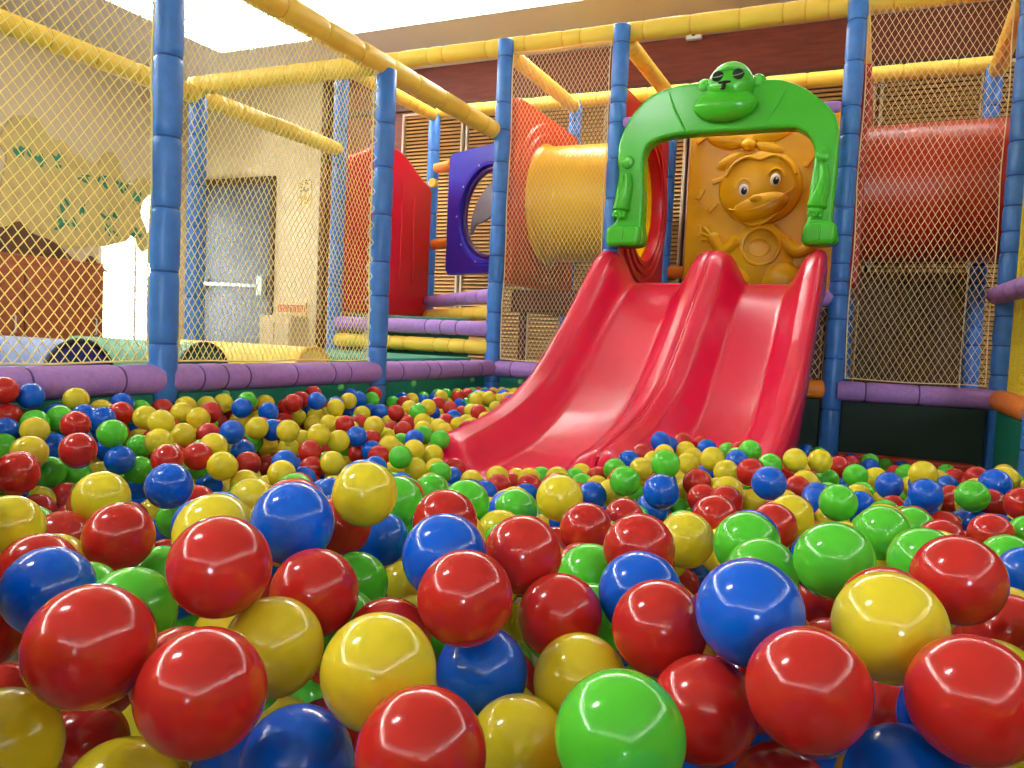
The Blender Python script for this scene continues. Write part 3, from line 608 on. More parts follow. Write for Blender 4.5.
# every ball that shows large: colour, place in tenths of a millimetre, label
BALLS = '''
R,18011,-39855,4899,0,large red ball front row at left
R,17301,-40010,5063,0,large red ball front row at the far left
R,21890,-38039,5047,0,large red ball front row at the far right
R,21047,-38273,5002,0,large red ball front row at right
G,20166,-39022,4828,0,large green ball front row just right of centre
Y,18666,-39099,4878,0,large yellow ball front row left of centre
R,19219,-39498,4701,0,large red ball front row just left of centre
Y,21466,-37498,5198,0,large yellow ball front row at right
R,17253,-38986,5263,0,large red ball second row at left, between red and blue
B,20630,-37722,5206,0,large blue ball front row right of centre
R,20393,-37829,4533,0,large red ball front row right of centre
R,18665,-38009,5021,0,large red ball second row just left of centre
R,19959,-37376,4853,0,large red ball second row right of centre, between blue and yellow
R,21977,-35960,5187,0,large red ball second row at the far right
Y,17525,-38733,4665,0,large yellow ball second row left of centre
B,18187,-39247,4238,0,large blue ball front row left of centre
Y,19211,-38160,4111,0,large yellow ball second row just right of centre, between red and green
R,17348,-38075,4840,0,large red ball second row left of centre
B,18701,-37747,4369,0,large blue ball second row just left of centre
B,16874,-37797,5279,0,blue ball second row left of centre
B,15395,-38943,4745,0,blue ball second row at the far left
R,19042,-37023,4654,0,red ball second row just right of centre, between yellow and green
Y,16604,-40079,4305,0,large yellow ball front row at the far left, left of red
G,21052,-35466,5068,0,green ball second row at right
R,18537,-36689,5012,0,red ball second row just right of centre, between green and red
R,14353,-37470,4710,0,red ball third row at the far left, between red and yellow
Y,19426,-37553,4395,0,large yellow ball second row just right of centre, between green and green
B,21601,-37946,4411,0,large blue ball front row at the far right
Y,16364,-36038,5177,0,yellow ball third row left of centre, between blue and green
B,18161,-37440,5117,0,blue ball second row just left of centre
B,19604,-36633,4841,0,blue ball second row right of centre, between green and red
R,19296,-35591,4931,0,red ball third row just right of centre, between red and yellow
R,15434,-38633,3338,0,red ball second row at the far left
Y,17308,-39792,4041,0,large yellow ball front row at the far left, between red and yellow
G,16050,-38713,4627,0,large green ball second row at left
Y,19278,-33311,4520,0,yellow ball third row right of centre
Y,12333,-36121,4621,0,yellow ball third row at the far left, between red and green
G,20153,-34417,4845,0,green ball third row right of centre, between yellow and red
Y,12958,-37710,4650,0,yellow ball third row at the far left, left of green
B,11634,-34433,4439,0,blue ball fourth row at left
R,17935,-33233,4447,0,red ball third row just right of centre, between blue and red
G,21490,-31916,4645,0,green ball third row at right
Y,16174,-37972,5118,0,yellow ball second row at left, between blue and yellow
R,22464,-35145,4572,0,red ball second row at the far right
Y,17128,-32156,4578,0,yellow ball fourth row just right of centre, between blue and green
B,15764,-34808,4325,0,blue ball third row left of centre
R,20859,-37223,3769,0,large red ball second row at right, between blue and blue
R,8747,-34917,4358,0,red ball fourth row at the far left, left of green
R,17184,-35713,4923,0,red ball third row just left of centre, between green and green
G,20402,-35067,4740,0,green ball third row right of centre, between yellow and blue
G,18699,-35256,4461,0,green ball third row just right of centre, between red and blue, left one
G,16283,-36032,4169,0,green ball third row left of centre
G,21854,-34050,4845,0,green ball third row at the far right, between yellow and yellow
G,20801,-27072,4105,0,green ball mid-pit at right
R,14302,-38293,4556,0,red ball third row at the far left, left of yellow
R,15777,-35658,4665,0,red ball third row left of centre, between blue and blue
R,6926,-32496,4293,0,red ball mid-pit at the far left, between blue and blue
B,17652,-28034,4070,0,blue ball mid-pit right of centre, between green and yellow
R,17884,-37810,4460,0,red ball second row just left of centre
R,23151,-28280,4094,0,red ball fourth row at the far right, between blue and blue
B,19449,-26274,4198,0,blue ball by the right slide corner
G,23373,-23317,3932,0,green ball by the post at the right edge
G,15527,-34104,4645,0,green ball fourth row just left of centre, between yellow and red
R,21558,-36045,3962,0,red ball second row at right, between blue and blue
B,22429,-24046,3965,0,blue ball below the dark green board, between yellow and blue
R,20058,-30957,4322,0,red ball fourth row at right
R,19216,-30984,4342,0,red ball fourth row right of centre, between green and yellow
G,16099,-31426,4124,0,green ball along the left slide lip
R,12375,-36694,4215,0,red ball third row at the far left, between green and red
Y,20198,-29728,4272,0,yellow ball fourth row at right
G,15865,-32744,4439,0,green ball fourth row just left of centre, between red and blue
G,16257,-25755,3782,0,green ball along the middle of the slide lip
B,4839,-29860,3533,0,blue ball mid-pit at the far left
Y,7304,-29039,3560,0,yellow ball mid-pit at left, between green and red
G,4499,-29812,4147,0,green ball mid-pit at the far left, between blue and red
Y,15521,-33836,3412,0,yellow ball fourth row just left of centre, between green and blue
B,23112,-31810,4330,0,blue ball third row at the far right
Y,12369,-33449,4150,0,yellow ball fourth row at left
R,13712,-38413,3892,0,red ball third row at the far left, left of blue
R,20871,-33380,4074,0,red ball third row at right
Y,5890,-32803,4160,0,yellow ball mid-pit at the far left, between green and blue
R,6381,-28915,3683,0,red ball mid-pit at left, between red and yellow
G,4560,-31449,3434,0,green ball mid-pit at the far left, between red and green
R,3426,-30004,4279,0,red ball mid-pit at the far left, between green and blue
G,16827,-24326,4053,0,green ball on the right chute foot
B,17501,-39021,3785,0,large blue ball second row at left
B,21790,-20668,3574,0,small blue ball below the dark green board, between yellow and green
B,23951,-21960,4068,0,blue ball by the post at the right edge
B,650,-29304,4764,0,small blue ball far side at the far left, between red and blue, left one
R,24149,-24414,4057,0,red ball by the post at the right edge, right of red
R,6742,-30150,3781,0,red ball mid-pit at left, between green and green
Y,1840,-29978,3994,0,small yellow ball mid-pit at the far left, between blue and blue
R,17394,-29603,3831,0,red ball fourth row just right of centre
G,22998,-31115,4321,0,green ball third row at the far right, between red and blue
G,14331,-36902,4128,0,green ball third row at left
R,10348,-36085,1629,0,red ball fourth row at the far left, left of red
B,15372,-25418,3266,0,blue ball along the middle of the slide lip
Y,22587,-19836,3846,0,small yellow ball below the dark green board, between green and yellow
Y,3967,-27916,4223,0,small yellow ball by the nearest blue post, between yellow and yellow, middle such
Y,19311,-18760,3731,0,small yellow ball between slide and right-hand post, between green and blue
Y,19969,-18311,3717,0,small yellow ball between slide and right-hand post, between blue and red
Y,7290,-24810,3097,0,small yellow ball far side left of centre, between red and yellow
R,18695,-23334,3923,0,red ball by the right slide corner
G,4763,-29244,3202,0,green ball mid-pit at left
Y,4565,-28493,3817,0,small yellow ball by the nearest blue post, between yellow and yellow, leftmost such
B,4569,-25952,3843,0,small blue ball far side at left, between red and green
Y,8039,-27796,3279,0,yellow ball mid-pit left of centre
Y,3324,-26578,3698,0,small yellow ball by the nearest blue post, between yellow and red, left one
R,650,-30013,4950,0,small red ball mid-pit at the far left, left of blue
G,8649,-23346,3234,0,small green ball far side just left of centre, between red and yellow
R,17510,-23843,3599,0,red ball on the right chute foot
Y,650,-27978,4594,0,small yellow ball far side at the far left, between blue and yellow
G,20957,-18451,3406,0,small green ball below the dark green board, between blue and blue
Y,4013,-24343,3771,0,small yellow ball far side left of centre, between yellow and blue
Y,5007,-24078,3745,0,small yellow ball far side left of centre, between blue and yellow
Y,16988,-33159,2890,0,yellow ball fourth row just right of centre, between green and green
G,21997,-28510,4088,0,green ball fourth row at the far right, between yellow and red
G,14292,-34153,1760,0,green ball fourth row left of centre
G,10117,-32893,3418,0,green ball fourth row at left, between yellow and blue
Y,17200,-20241,3717,0,small yellow ball on the right chute foot, between yellow and green
R,5793,-26579,3127,0,small red ball far side at left, between yellow and red
G,13340,-29441,3776,0,green ball mid-pit just left of centre
R,22375,-29404,4107,0,red ball fourth row at the far right, between green and blue
R,18603,-26203,3681,0,red ball mid-pit right of centre, between red and yellow
Y,6307,-23262,3479,0,small yellow ball far side left of centre, between red and blue, right one
Y,2587,-25323,4011,0,small yellow ball by the nearest blue post, between yellow and red, right one
Y,16549,-32956,4115,0,yellow ball fourth row just left of centre, between yellow and red
G,19011,-36079,4310,0,green ball third row just right of centre, between red and blue, right one
Y,6211,-28248,3830,0,small yellow ball mid-pit at left
B,1931,-28110,4152,0,small blue ball far side at the far left, between blue and red
Y,6009,-23865,3695,0,small yellow ball far side left of centre, between yellow and yellow, fourth such
R,17915,-25116,3471,0,red ball mid-pit right of centre, between yellow and red
R,6210,-24487,3271,0,small red ball far side left of centre, between yellow and red
R,23788,-22790,3710,0,red ball by the post at the right edge, between yellow and red
R,1346,-27054,4190,0,small red ball by the nearest blue post, between yellow and green
Y,2207,-26928,4136,0,small yellow ball by the nearest blue post, between red and yellow, leftmost such
G,2982,-27777,3445,0,small green ball by the nearest blue post
Y,17676,-20688,3453,0,small yellow ball on the right chute foot, between blue and blue
R,18445,-29542,2759,0,red ball fourth row right of centre, between blue and blue
G,1264,-28891,4185,0,small green ball far side at the far left
B,1704,-22592,4100,0,small blue ball far side at left, between red and yellow
Y,15060,-20007,3152,0,small yellow ball on the right chute foot, between blue and yellow, left one
R,21474,-36485,4980,0,large red ball second row at right, between red and red
R,16897,-38979,4400,0,large red ball second row at left, between red and red
Y,18823,-23429,3205,0,yellow ball mid-pit right of centre
Y,8856,-22813,2823,0,small yellow ball far side just left of centre, between yellow and yellow
B,5843,-21690,3423,0,small blue ball by the white-laced post, between yellow and red
B,21911,-36992,4488,0,large blue ball second row at the far right
Y,16360,-19592,3395,0,small yellow ball on the right chute foot, between green and blue
R,5123,-31442,2914,0,red ball mid-pit at the far left, between yellow and red, above red
R,650,-29911,4254,0,small red ball mid-pit at the far left, left of green
B,1154,-30292,3943,0,small blue ball mid-pit at the far left, left of yellow
G,17882,-17665,3729,0,small green ball by the right slide corner, between red and green
Y,15622,-36373,2506,0,yellow ball third row left of centre, between red and red
Y,1707,-25155,4104,0,small yellow ball by the nearest blue post, between red and yellow, middle such
R,19628,-21502,3342,0,small red ball between slide and right-hand post
R,6679,-33164,3126,0,red ball mid-pit at the far left, between yellow and red, above green
G,4449,-30766,3303,0,green ball mid-pit at the far left, between green and yellow
B,5462,-27640,2638,0,small blue ball mid-pit at left, between blue and yellow
G,9549,-22526,2746,0,small green ball beside the left slide corner, between yellow and blue
B,2131,-21766,3942,0,small blue ball far side left of centre, between yellow and red
R,1471,-19720,4095,0,small red ball far side left of centre, between red and red, left one
G,7698,-19385,3257,0,small green ball beside the left slide corner, between green and yellow
Y,16743,-38278,4394,0,yellow ball second row at left, between green and yellow
B,21148,-21869,3189,0,blue ball below the dark green board, between green and yellow
R,2394,-24659,4144,0,small red ball by the nearest blue post, between yellow and yellow, right one
Y,18356,-24590,3627,0,yellow ball on the right chute foot
B,4416,-25337,3205,0,small blue ball far side at left, between yellow and green
B,7194,-26707,3326,0,small blue ball mid-pit left of centre
B,1837,-18810,4145,0,small blue ball far side left of centre, between red and blue
Y,7892,-21380,3149,0,small yellow ball far side just left of centre, between green and yellow
B,1770,-29448,3530,0,small blue ball mid-pit at the far left, between yellow and red
Y,5578,-20328,3642,0,small yellow ball by the white-laced post, between red and yellow
G,18651,-19017,3544,0,small green ball by the right slide corner, between red and red
R,6626,-24901,2882,0,small red ball far side left of centre, between blue and yellow, left one
Y,8236,-20743,2947,0,small yellow ball beside the left slide corner, between yellow and red
Y,2363,-18316,3904,0,small yellow ball by the white-laced post, between yellow and yellow
B,17158,-26704,3427,0,blue ball mid-pit right of centre, between green and green
G,1648,-30675,3620,0,green ball mid-pit at the far left, left of yellow
B,14701,-16314,3578,0,small blue ball on the right chute foot, between red and blue
G,17171,-37478,4316,0,green ball second row left of centre
R,20419,-16793,3389,0,small red ball below the dark green board, between yellow and red
R,22823,-24035,3318,0,red ball mid-pit at the far right
R,3591,-25889,3665,0,small red ball far side at left, between yellow and blue
Y,650,-22402,4165,0,small yellow ball far side at left
B,20242,-23889,3469,0,blue ball mid-pit at right, between red and green, above yellow
R,11332,-22091,2513,0,small red ball along the left slide lip, between blue and red
Y,7616,-28597,3097,0,yellow ball mid-pit at left, between yellow and yellow
G,15050,-38382,4430,0,green ball second row at the far left
R,4190,-20122,3532,0,small red ball by the white-laced post, between yellow and red
Y,2812,-22504,2867,0,small yellow ball far side left of centre, between green and yellow
R,7109,-22209,2967,0,small red ball far side left of centre, between blue and yellow, right one
Y,24320,-20485,3989,0,yellow ball by the post at the right edge
G,20173,-17775,3097,0,small green ball between slide and right-hand post
Y,15596,-24642,3240,0,yellow ball along the middle of the slide lip
R,18028,-35856,3410,0,red ball third row just left of centre, between blue and yellow
Y,13650,-36719,2247,0,yellow ball third row at left
B,3975,-23630,3642,0,small blue ball far side left of centre, between yellow and yellow, left one
R,3161,-15260,3555,0,small red ball by the white-laced post, between blue and yellow, above yellow
G,1264,-29591,4110,0,small green ball mid-pit at the far left
R,23375,-19057,2988,0,small red ball below the dark green board, between blue and yellow
R,17416,-37960,3565,0,red ball second row left of centre
G,14313,-20224,3079,0,small green ball along the middle of the slide lip, above green
B,17588,-18240,3449,0,small blue ball on the right chute foot, between green and green
G,23741,-27842,4056,0,green ball fourth row at the far right, right of blue
B,3988,-28594,2604,0,small blue ball mid-pit at left, between green and blue
B,10311,-28793,3248,0,blue ball mid-pit left of centre
Y,7051,-21554,3218,0,small yellow ball far side just left of centre, between blue and green
R,21080,-35328,4143,0,red ball second row at right, between red and yellow
R,24236,-16001,3380,0,small red ball by the post at the right edge
Y,4681,-23651,3106,0,small yellow ball far side left of centre, between yellow and yellow, first such
B,650,-26478,4370,0,small blue ball by the nearest blue post
B,14418,-19109,3214,0,small blue ball on the right chute foot, between green and red
R,9367,-31732,3408,0,red ball mid-pit at left, between green and blue
R,12878,-23418,2865,0,small red ball along the left slide lip, between yellow and green
Y,5190,-32142,2951,0,yellow ball mid-pit at the far left, between yellow and red
Y,1401,-16203,3972,0,small yellow ball by the white-laced post, between blue and blue, above blue
Y,13735,-37746,4353,0,yellow ball third row at the far left, between red and red
R,3515,-23351,2429,0,small red ball far side left of centre, between red and blue
R,650,-24982,4118,0,small red ball by the nearest blue post, between yellow and yellow, left one
Y,3071,-19623,3428,0,small yellow ball far side left of centre, between yellow and red
Y,21501,-17465,3239,0,small yellow ball below the dark green board, between green and blue
Y,19770,-20816,3417,0,small yellow ball between slide and right-hand post, between red and green
R,5729,-21385,2798,0,small red ball far side left of centre, between green and blue
Y,10830,-21174,2587,0,small yellow ball along the left slide lip, between yellow and red
B,6406,-18979,3124,0,small blue ball far side just left of centre
B,23627,-14076,2767,0,small blue ball below the dark green board, between yellow and red
R,4918,-17429,3180,0,small red ball by the white-laced post, between red and blue
B,21039,-37372,4544,0,large blue ball second row at right
B,2023,-14758,3460,0,small blue ball by the white-laced post, between blue and red
R,14590,-18246,3355,0,small red ball on the right chute foot, between blue and yellow
G,13052,-35433,2834,0,green ball fourth row at left, between green and yellow
B,12613,-25630,2999,0,blue ball along the left slide lip, between blue and red
Y,10255,-21800,2478,0,small yellow ball beside the left slide corner, between blue and yellow
B,20572,-36341,3438,0,blue ball second row right of centre, between blue and red
G,18045,-37066,4301,0,green ball second row just left of centre
G,4195,-15223,3676,0,small green ball by the white-laced post, between yellow and yellow
R,14903,-38101,3547,0,red ball third row at the far left, between yellow and red
Y,650,-18471,3387,0,small yellow ball far side left of centre, between red and blue, left one
B,6387,-21555,2981,0,small blue ball far side left of centre, between red and red
Y,6340,-30161,2501,0,yellow ball mid-pit at left, between blue and green
Y,4063,-14198,3805,0,small yellow ball far side just left of centre, between blue and red
R,8531,-19738,2414,0,small red ball beside the left slide corner
Y,19467,-31589,3998,0,yellow ball fourth row right of centre
G,6345,-18282,3199,0,small green ball far side just left of centre, between blue and green
Y,1597,-18688,3217,0,small yellow ball far side left of centre, between yellow and yellow, third such
Y,22225,-36315,4512,0,large yellow ball second row at the far right
B,8823,-20450,2241,0,small blue ball beside the left slide corner
B,18561,-28754,2714,0,blue ball fourth row right of centre
R,15714,-36415,4976,0,red ball third row left of centre, between yellow and blue
B,13577,-25208,2976,0,blue ball along the left slide lip, between yellow and red
G,16345,-20081,2205,0,small green ball far side right of centre
B,16146,-15509,3374,0,small blue ball on the right chute foot, between red and green
G,1118,-21741,4236,0,small green ball far side at left, between yellow and yellow
G,22473,-12631,2825,0,small green ball below the dark green board, between red and yellow
R,24040,-11756,2742,0,small red ball below the dark green board, between green and red
B,1293,-15340,3986,0,small blue ball by the white-laced post, between blue and green
Y,15496,-15874,3273,0,small yellow ball on the right chute foot, between blue and yellow, right one
Y,20684,-26595,3601,0,yellow ball mid-pit at right
B,1228,-28139,4171,0,small blue ball far side at the far left, between red and blue, right one
B,2752,-28533,3422,0,small blue ball mid-pit at the far left, between blue and blue
G,1101,-14111,3892,0,small green ball by the white-laced post, right of blue
B,23570,-23283,3257,0,blue ball mid-pit at the far right
G,5755,-28390,3313,0,small green ball mid-pit at left
B,7433,-26243,2853,0,small blue ball far side left of centre, between yellow and yellow, right one
Y,3328,-29234,2909,0,small yellow ball mid-pit at the far left, between green and green
R,5832,-20833,3224,0,small red ball by the white-laced post, between blue and yellow, above blue
B,21287,-35604,3475,0,blue ball second row at right
Y,650,-20307,4023,0,small yellow ball far side left of centre, between green and red
R,13724,-20040,2740,0,small red ball along the middle of the slide lip
Y,3726,-7714,3835,0,small yellow ball by the far corner post, between yellow and yellow
Y,2012,-16072,3465,0,small yellow ball by the white-laced post, between blue and blue, above red
Y,21078,-20519,3155,0,small yellow ball below the dark green board, between green and green
Y,650,-27164,4212,0,small yellow ball far side at the far left, between blue and red
Y,3575,-8833,3782,0,small yellow ball by the far corner post, between red and yellow
B,21338,-9694,2535,0,small blue ball below the dark green board, between green and green
R,3730,-11677,3557,0,small red ball far side just left of centre
Y,11794,-20918,2594,0,small yellow ball along the left slide lip, between yellow and green
R,21899,-21413,3107,0,red ball mid-pit at right
G,3356,-23841,3217,0,small green ball far side at left, between blue and yellow
Y,1031,-24395,4193,0,small yellow ball by the nearest blue post, between red and yellow, rightmost such
R,5809,-12862,3622,0,small red ball by the far corner post
R,15029,-14347,3391,0,small red ball on the right chute foot, between blue and red
B,20217,-23186,3493,0,blue ball mid-pit at right, between red and green, above blue
G,13561,-21009,2642,0,small green ball along the middle of the slide lip, above blue
B,20036,-33266,4642,0,blue ball third row right of centre
R,20553,-36643,4255,0,large red ball second row right of centre, between red and red
Y,5126,-16344,3428,0,small yellow ball far side just left of centre, between red and blue
R,2895,-17519,3281,0,small red ball by the white-laced post, between red and yellow
G,11725,-31658,3910,0,green ball mid-pit left of centre
Y,15851,-16474,3171,0,small yellow ball on the right chute foot, between yellow and blue
Y,16930,-21795,3056,0,small yellow ball on the right chute foot, between yellow and red
R,650,-18302,4072,0,small red ball far side left of centre, between red and red, right one
Y,12774,-21057,2761,0,small yellow ball along the left slide lip, between green and green
B,13466,-35559,4319,0,blue ball third row at left
Y,650,-23130,4114,0,small yellow ball by the nearest blue post, between yellow and yellow, rightmost such
B,15685,-30837,3943,0,blue ball along the left slide lip, between blue and green
B,8409,-24295,3006,0,small blue ball far side left of centre, between red and yellow
Y,3751,-21899,3126,0,small yellow ball far side left of centre, between yellow and yellow, second such
'''
LOOSE = (
    'B650,-28541,4170;B650,-27798,3906;R650,-29235,4056;Y1117,-29185,3531;R650,-29893,3539;B2812,-29498,3769;B650,-27345,3365;G1159,-30279,3240;G650,-25815,4132;G650,-24136,3661;R650,-2'
    '1266,4010;R650,-21891,3681;R650,-22571,3469;Y1266,-22242,3562;G650,-21263,3306;Y1295,-21380,3562;R650,-23724,3005;Y3652,-25353,3213;R3516,-24655,3254;Y1638,-26663,3398;B650,-25918,'
    '3408;G2088,-26149,3087;R4399,-27961,3388;R882,-19410,3867;R1155,-19836,3372;R650,-17554,4258;R650,-17100,3718;B650,-17792,3587;B650,-15061,4055;R650,-13286,4078;B1272,-15771,3430;B'
    '1343,-14577,3423;Y1259,-18122,3465;Y1241,-17374,3442;R650,-17957,2903;R650,-15458,3313;G767,-16111,3075;Y3961,-17430,2896;Y4555,-18287,2688;G650,-19371,3203;R1111,-20052,2609;Y2887'
    ',-21882,2547;R5409,-22660,3005;R3017,-21197,2451;G4478,-20456,2560;Y5198,-21446,2341;R2207,-21841,2367;R4434,-22889,2572;B5418,-20784,2240;Y7045,-24303,2674;B4822,-20545,1952;R6956'
    ',-25358,2461;G5713,-23162,2101;B3035,-22208,1538;R5794,-22284,2116;Y5346,-26984,2411;B9493,-32462,3038;R13997,-31514,4067;B10645,-26381,3077;Y16898,-34893,4503;R15403,-30288,3602;R'
    '13213,-22551,2772;R11179,-21543,2098;R10781,-20083,2230;Y10683,-19386,2263;G11557,-19375,2407;G13130,-20454,2684;Y13079,-19754,2727;Y14161,-21374,2699;G650,-11714,3562;B650,-10910,'
    '3700;Y1313,-11143,3738;R1341,-11837,3625;Y2942,-13876,3653;B949,-9606,3568;G650,-8974,3653;B1352,-9026,3671;Y1926,-9397,3840;R2806,-11196,3662;R1931,-7695,3722;G3244,-6419,3419;Y32'
    '57,-5567,3584;Y3140,-4457,3625;G2132,-7124,3362;B2318,-8182,3393;Y4929,-9333,3526;Y1595,-8217,3391;B3371,-12615,3355;R2979,-14473,3179;R4041,-15707,3189;Y3177,-11533,3145;B4167,-12'
    '114,3220;R4169,-12807,3098;R3860,-10761,3294;Y4487,-11037,3460;Y5501,-14099,3151;Y5256,-12890,3161;Y2689,-15103,3056;R3473,-16075,2969;Y5972,-17694,3305;Y5811,-16279,3277;Y6341,-16'
    '737,3208;Y4997,-18704,3044;G5290,-18106,2817;Y6840,-17881,2802;B5837,-16989,2759;Y6202,-17667,2597;Y7901,-22424,2639;Y8570,-22265,2485;G7369,-19919,2481;Y8902,-21680,2690;B14835,-1'
    '5654,3375;R15563,-13608,3255;Y14978,-16854,3220;Y15282,-19358,3309;Y14962,-19098,2672;Y16230,-20546,3006;B16668,-18528,2916;G14903,-19832,2310;B16335,-19380,2268;R16968,-25964,2929'
    ';R18676,-28517,3644;G16630,-16646,2845;G16605,-14009,3145;R17413,-16330,3527;G17430,-17234,3405;G19499,-11007,2948;Y19399,-14806,2842;B18752,-6548,2516;R19106,-17352,3128;Y18481,-2'
    '2457,2991;R20283,-28248,3659;Y19927,-30330,4029;R20137,-30928,3453;G20718,-32798,3709;Y22452,-35910,3541;R17108,-32145,3783;Y15218,-27918,2940;G17325,-34221,2787;G12934,-36480,3837'
    ';R10912,-34443,3225;R10846,-33778,3004;R8750,-33854,3377;G8213,-35033,3914;B4473,-31329,2668;B3190,-27821,1886;B20459,-1000,1659;R20638,-9634,2591;G21317,-8583,2610;G21997,-1000,15'
    '70;B22700,-1000,1535;R22192,-10466,2489;B20647,-15410,2707;B20877,-12740,2368;G21161,-19060,3007;Y21672,-14436,2449;Y21723,-20217,3037;G21942,-19548,3023;G21680,-23788,3373;Y22570,'
    '-16297,2980;B22384,-23469,3564;Y23513,-12340,2695;G23996,-8907,2518;R24234,-14917,3033;Y25500,-11706,3043;R23474,-17461,2951;G23563,-12804,1978;G25479,-12903,2679;B23406,-21664,299'
    '4;R23514,-23960,3074;Y21547,-31368,4207;G1411,-3611,3704;G16123,-42592,5226;R15372,-42093,5221;Y3893,-2722,3691;Y5416,-6781,3752;R21852,-2982,1095;Y6087,-1424,3671;R8755,-35680,491'
    '4;Y8517,-37408,5038;G23333,-42199,5222;Y2355,-32004,4500;R20699,-3495,1102;R4120,-33017,4614;Y13046,-39107,5144;R6647,-5366,3730;Y20139,-2047,1081;G22436,-15377,2771;B22417,-14129,'
    '2481;R2956,-2248,3684;Y22080,-32774,4587;G25275,-19580,3744;Y5843,-34818,4817;R24774,-18927,3593;B22707,-17060,3161;R2843,-33006,4613;B23402,-37840,5065;Y24697,-31330,4467;Y8760,-3'
    '8365,5098;G13154,-40411,5204;R4874,-34737,4808;R10594,-39533,5171;Y23308,-33493,4668;G23920,-4207,1113;B20532,-36948,5009;R6801,-35256,4866;Y11514,-40167,5202;G22172,-6219,1143;G11'
    '014,-38196,5087;B5267,-8423,3776;R754,-3211,3698;B6033,-7633,3764;B23453,-5364,1130;Y3876,-35140,4853;R1090,-5077,3726;B1908,-4354,3715;Y1226,-32658,4574;R20345,-5065,1126;R5139,-3'
    '6506,4982;Y5182,-1035,3666;R22928,-4254,1114;G23915,-2142,1082;R23685,-35763,4923;G16303,-41113,5211;R24551,-18156,3414;R5321,-33858,4709;B24051,-30312,4416;B6368,-37212,5026;R2297'
    '2,-40928,5209;R4794,-33260,4642;G3118,-8123,3772;B2116,-5837,3738;G22166,-40629,5206;G24451,-37106,5019;Y23516,-32509,4557;B23075,-34687,4802;B16074,-40240,5202;G24772,-30236,4412;'
    'G24376,-32916,4603;R21609,-2038,1081;B22734,-3135,1097;Y25179,-32961,4608;Y1565,-31097,4455;Y24438,-27278,4264;Y6239,-2744,3691;R9717,-37352,5035;G14726,-40335,5203;B25007,-29484,4'
    '374;Y3997,-4597,3719;Y23858,-29608,4380;G3843,-1397,3671;Y9367,-36408,4976;Y22296,-39636,5177;Y22176,-10623,1669;B19669,-43151,5232;G2591,-34784,4813;R20686,-41628,5216;B3731,-3444'
    '5,4775;Y11832,-38282,5093;R14828,-33753,4697;Y13436,-41651,5217;Y24194,-34217,4749;Y2972,-1174,3668;R13782,-39262,5154;B1784,-34150,4742;G24703,-35727,4919;Y25396,-6518,1148;R25457'
    ',-23545,4098;Y24122,-17151,3182;G5161,-3789,3707;R10247,-37964,5073;G7763,-37139,5021;B17529,-42848,5228;Y3990,-5582,3734;Y21058,-13957,2442;Y1521,-2761,3691;Y23973,-31791,4490;B12'
    '493,-39874,5192;Y23429,-40116,5201;R24042,-31040,4452;G25405,-22153,4040;Y8272,-36199,4962;R1828,-6533,3748;R15245,-41049,5210;G19914,-41232,5212;G6643,-36104,4956;Y22039,-3721,110'
    '6;R10519,-37153,5022;B2578,-3582,3704;R21062,-6616,1149;R22926,-38492,5106;G21612,-5704,1136;R24711,-23700,4104;R21853,-4465,1117;G21124,-42283,5223;Y24993,-27717,4286;Y2383,-2667,'
    '3690;G920,-7174,3758;B25297,-30941,4447;B25005,-24902,4154;B22214,-42398,5224;B20928,-34294,4758;R5457,-1941,3679;Y24102,-28711,4336;R5795,-9972,3800;Y18064,-41865,5219;B3230,-3361'
    '9,4682;G5302,-5429,3731;B817,-2255,3684;R21362,-16705,3078;R20095,-4038,1111;G22691,-18538,3503;B12049,-40959,5210;R24577,-26555,4228;Y5671,-4434,3717;Y23056,-6682,1150;Y22408,-548'
    '5,1132;R19836,-15827,2875;R18651,-42466,5225;Y22919,-1655,1075;Y11156,-38991,5137;R6321,-3679,3705;Y5286,-2843,3693;B21350,-40892,5209;B7028,-36948,5009;R3456,-32453,4551;R14334,-4'
    '1550,5215;Y17095,-41586,5216;B19764,-42090,5221;R1353,-1314,3670;Y19175,-41555,5216;B6368,-10857,3813;R1046,-34005,4726;B21189,-4980,1125;B25143,-28669,4333;G25211,-4278,1114;B2497'
    '2,-32173,4519;Y20805,-14700,2614;B23870,-38664,5117;B1946,-33116,4625;G6039,-6318,3745;R22635,-37411,5038;Y25330,-1671,1075;Y25468,-3510,1103;R23440,-3236,1099;G12982,-38296,5094;G'
    '22784,-36057,4954;Y6543,-4364,3715;G25378,-36466,4979;R6404,-8919,3784;G22924,-14698,2613;G10426,-38742,5121;Y1048,-6116,3742;B25090,-37519,5045;Y14742,-39527,5170;B23404,-36492,49'
    '81;G24576,-19678,3767;R4353,-33978,4723;G5279,-7647,3765;R8057,-35258,4867;R6390,-6943,3754;B25032,-20895,3987;Y16304,-37243,5028;G19874,-3074,1096;G5892,-35833,4931;Y3627,-3700,37'
    '06;Y2533,-6569,3749;Y23253,-39390,5162;R25285,-34249,4753;R22329,-7863,1168;Y4552,-5062,3726;Y22847,-41650,5216;Y6847,-34484,4779;Y4829,-6157,3742;R11238,-37416,5039;Y21021,-2509,1'
    '088;Y20299,-42793,5228;Y2387,-1725,3676;R21208,-4100,1111;Y1050,-31893,4495;Y25283,-26130,4207;B22401,-12110,2014;Y25342,-26954,4248;R2504,-5087,3726;Y21901,-6893,1153;Y12894,-4106'
    '8,5211;G7583,-35892,4938;Y22437,-2414,1086;B9524,-38265,5092;Y4897,-35718,4918;Y4564,-1624,3674;Y6481,-2043,3681;G13793,-40916,5209;B15363,-39863,5191;Y847,-33287,4645;G910,-8007,3'
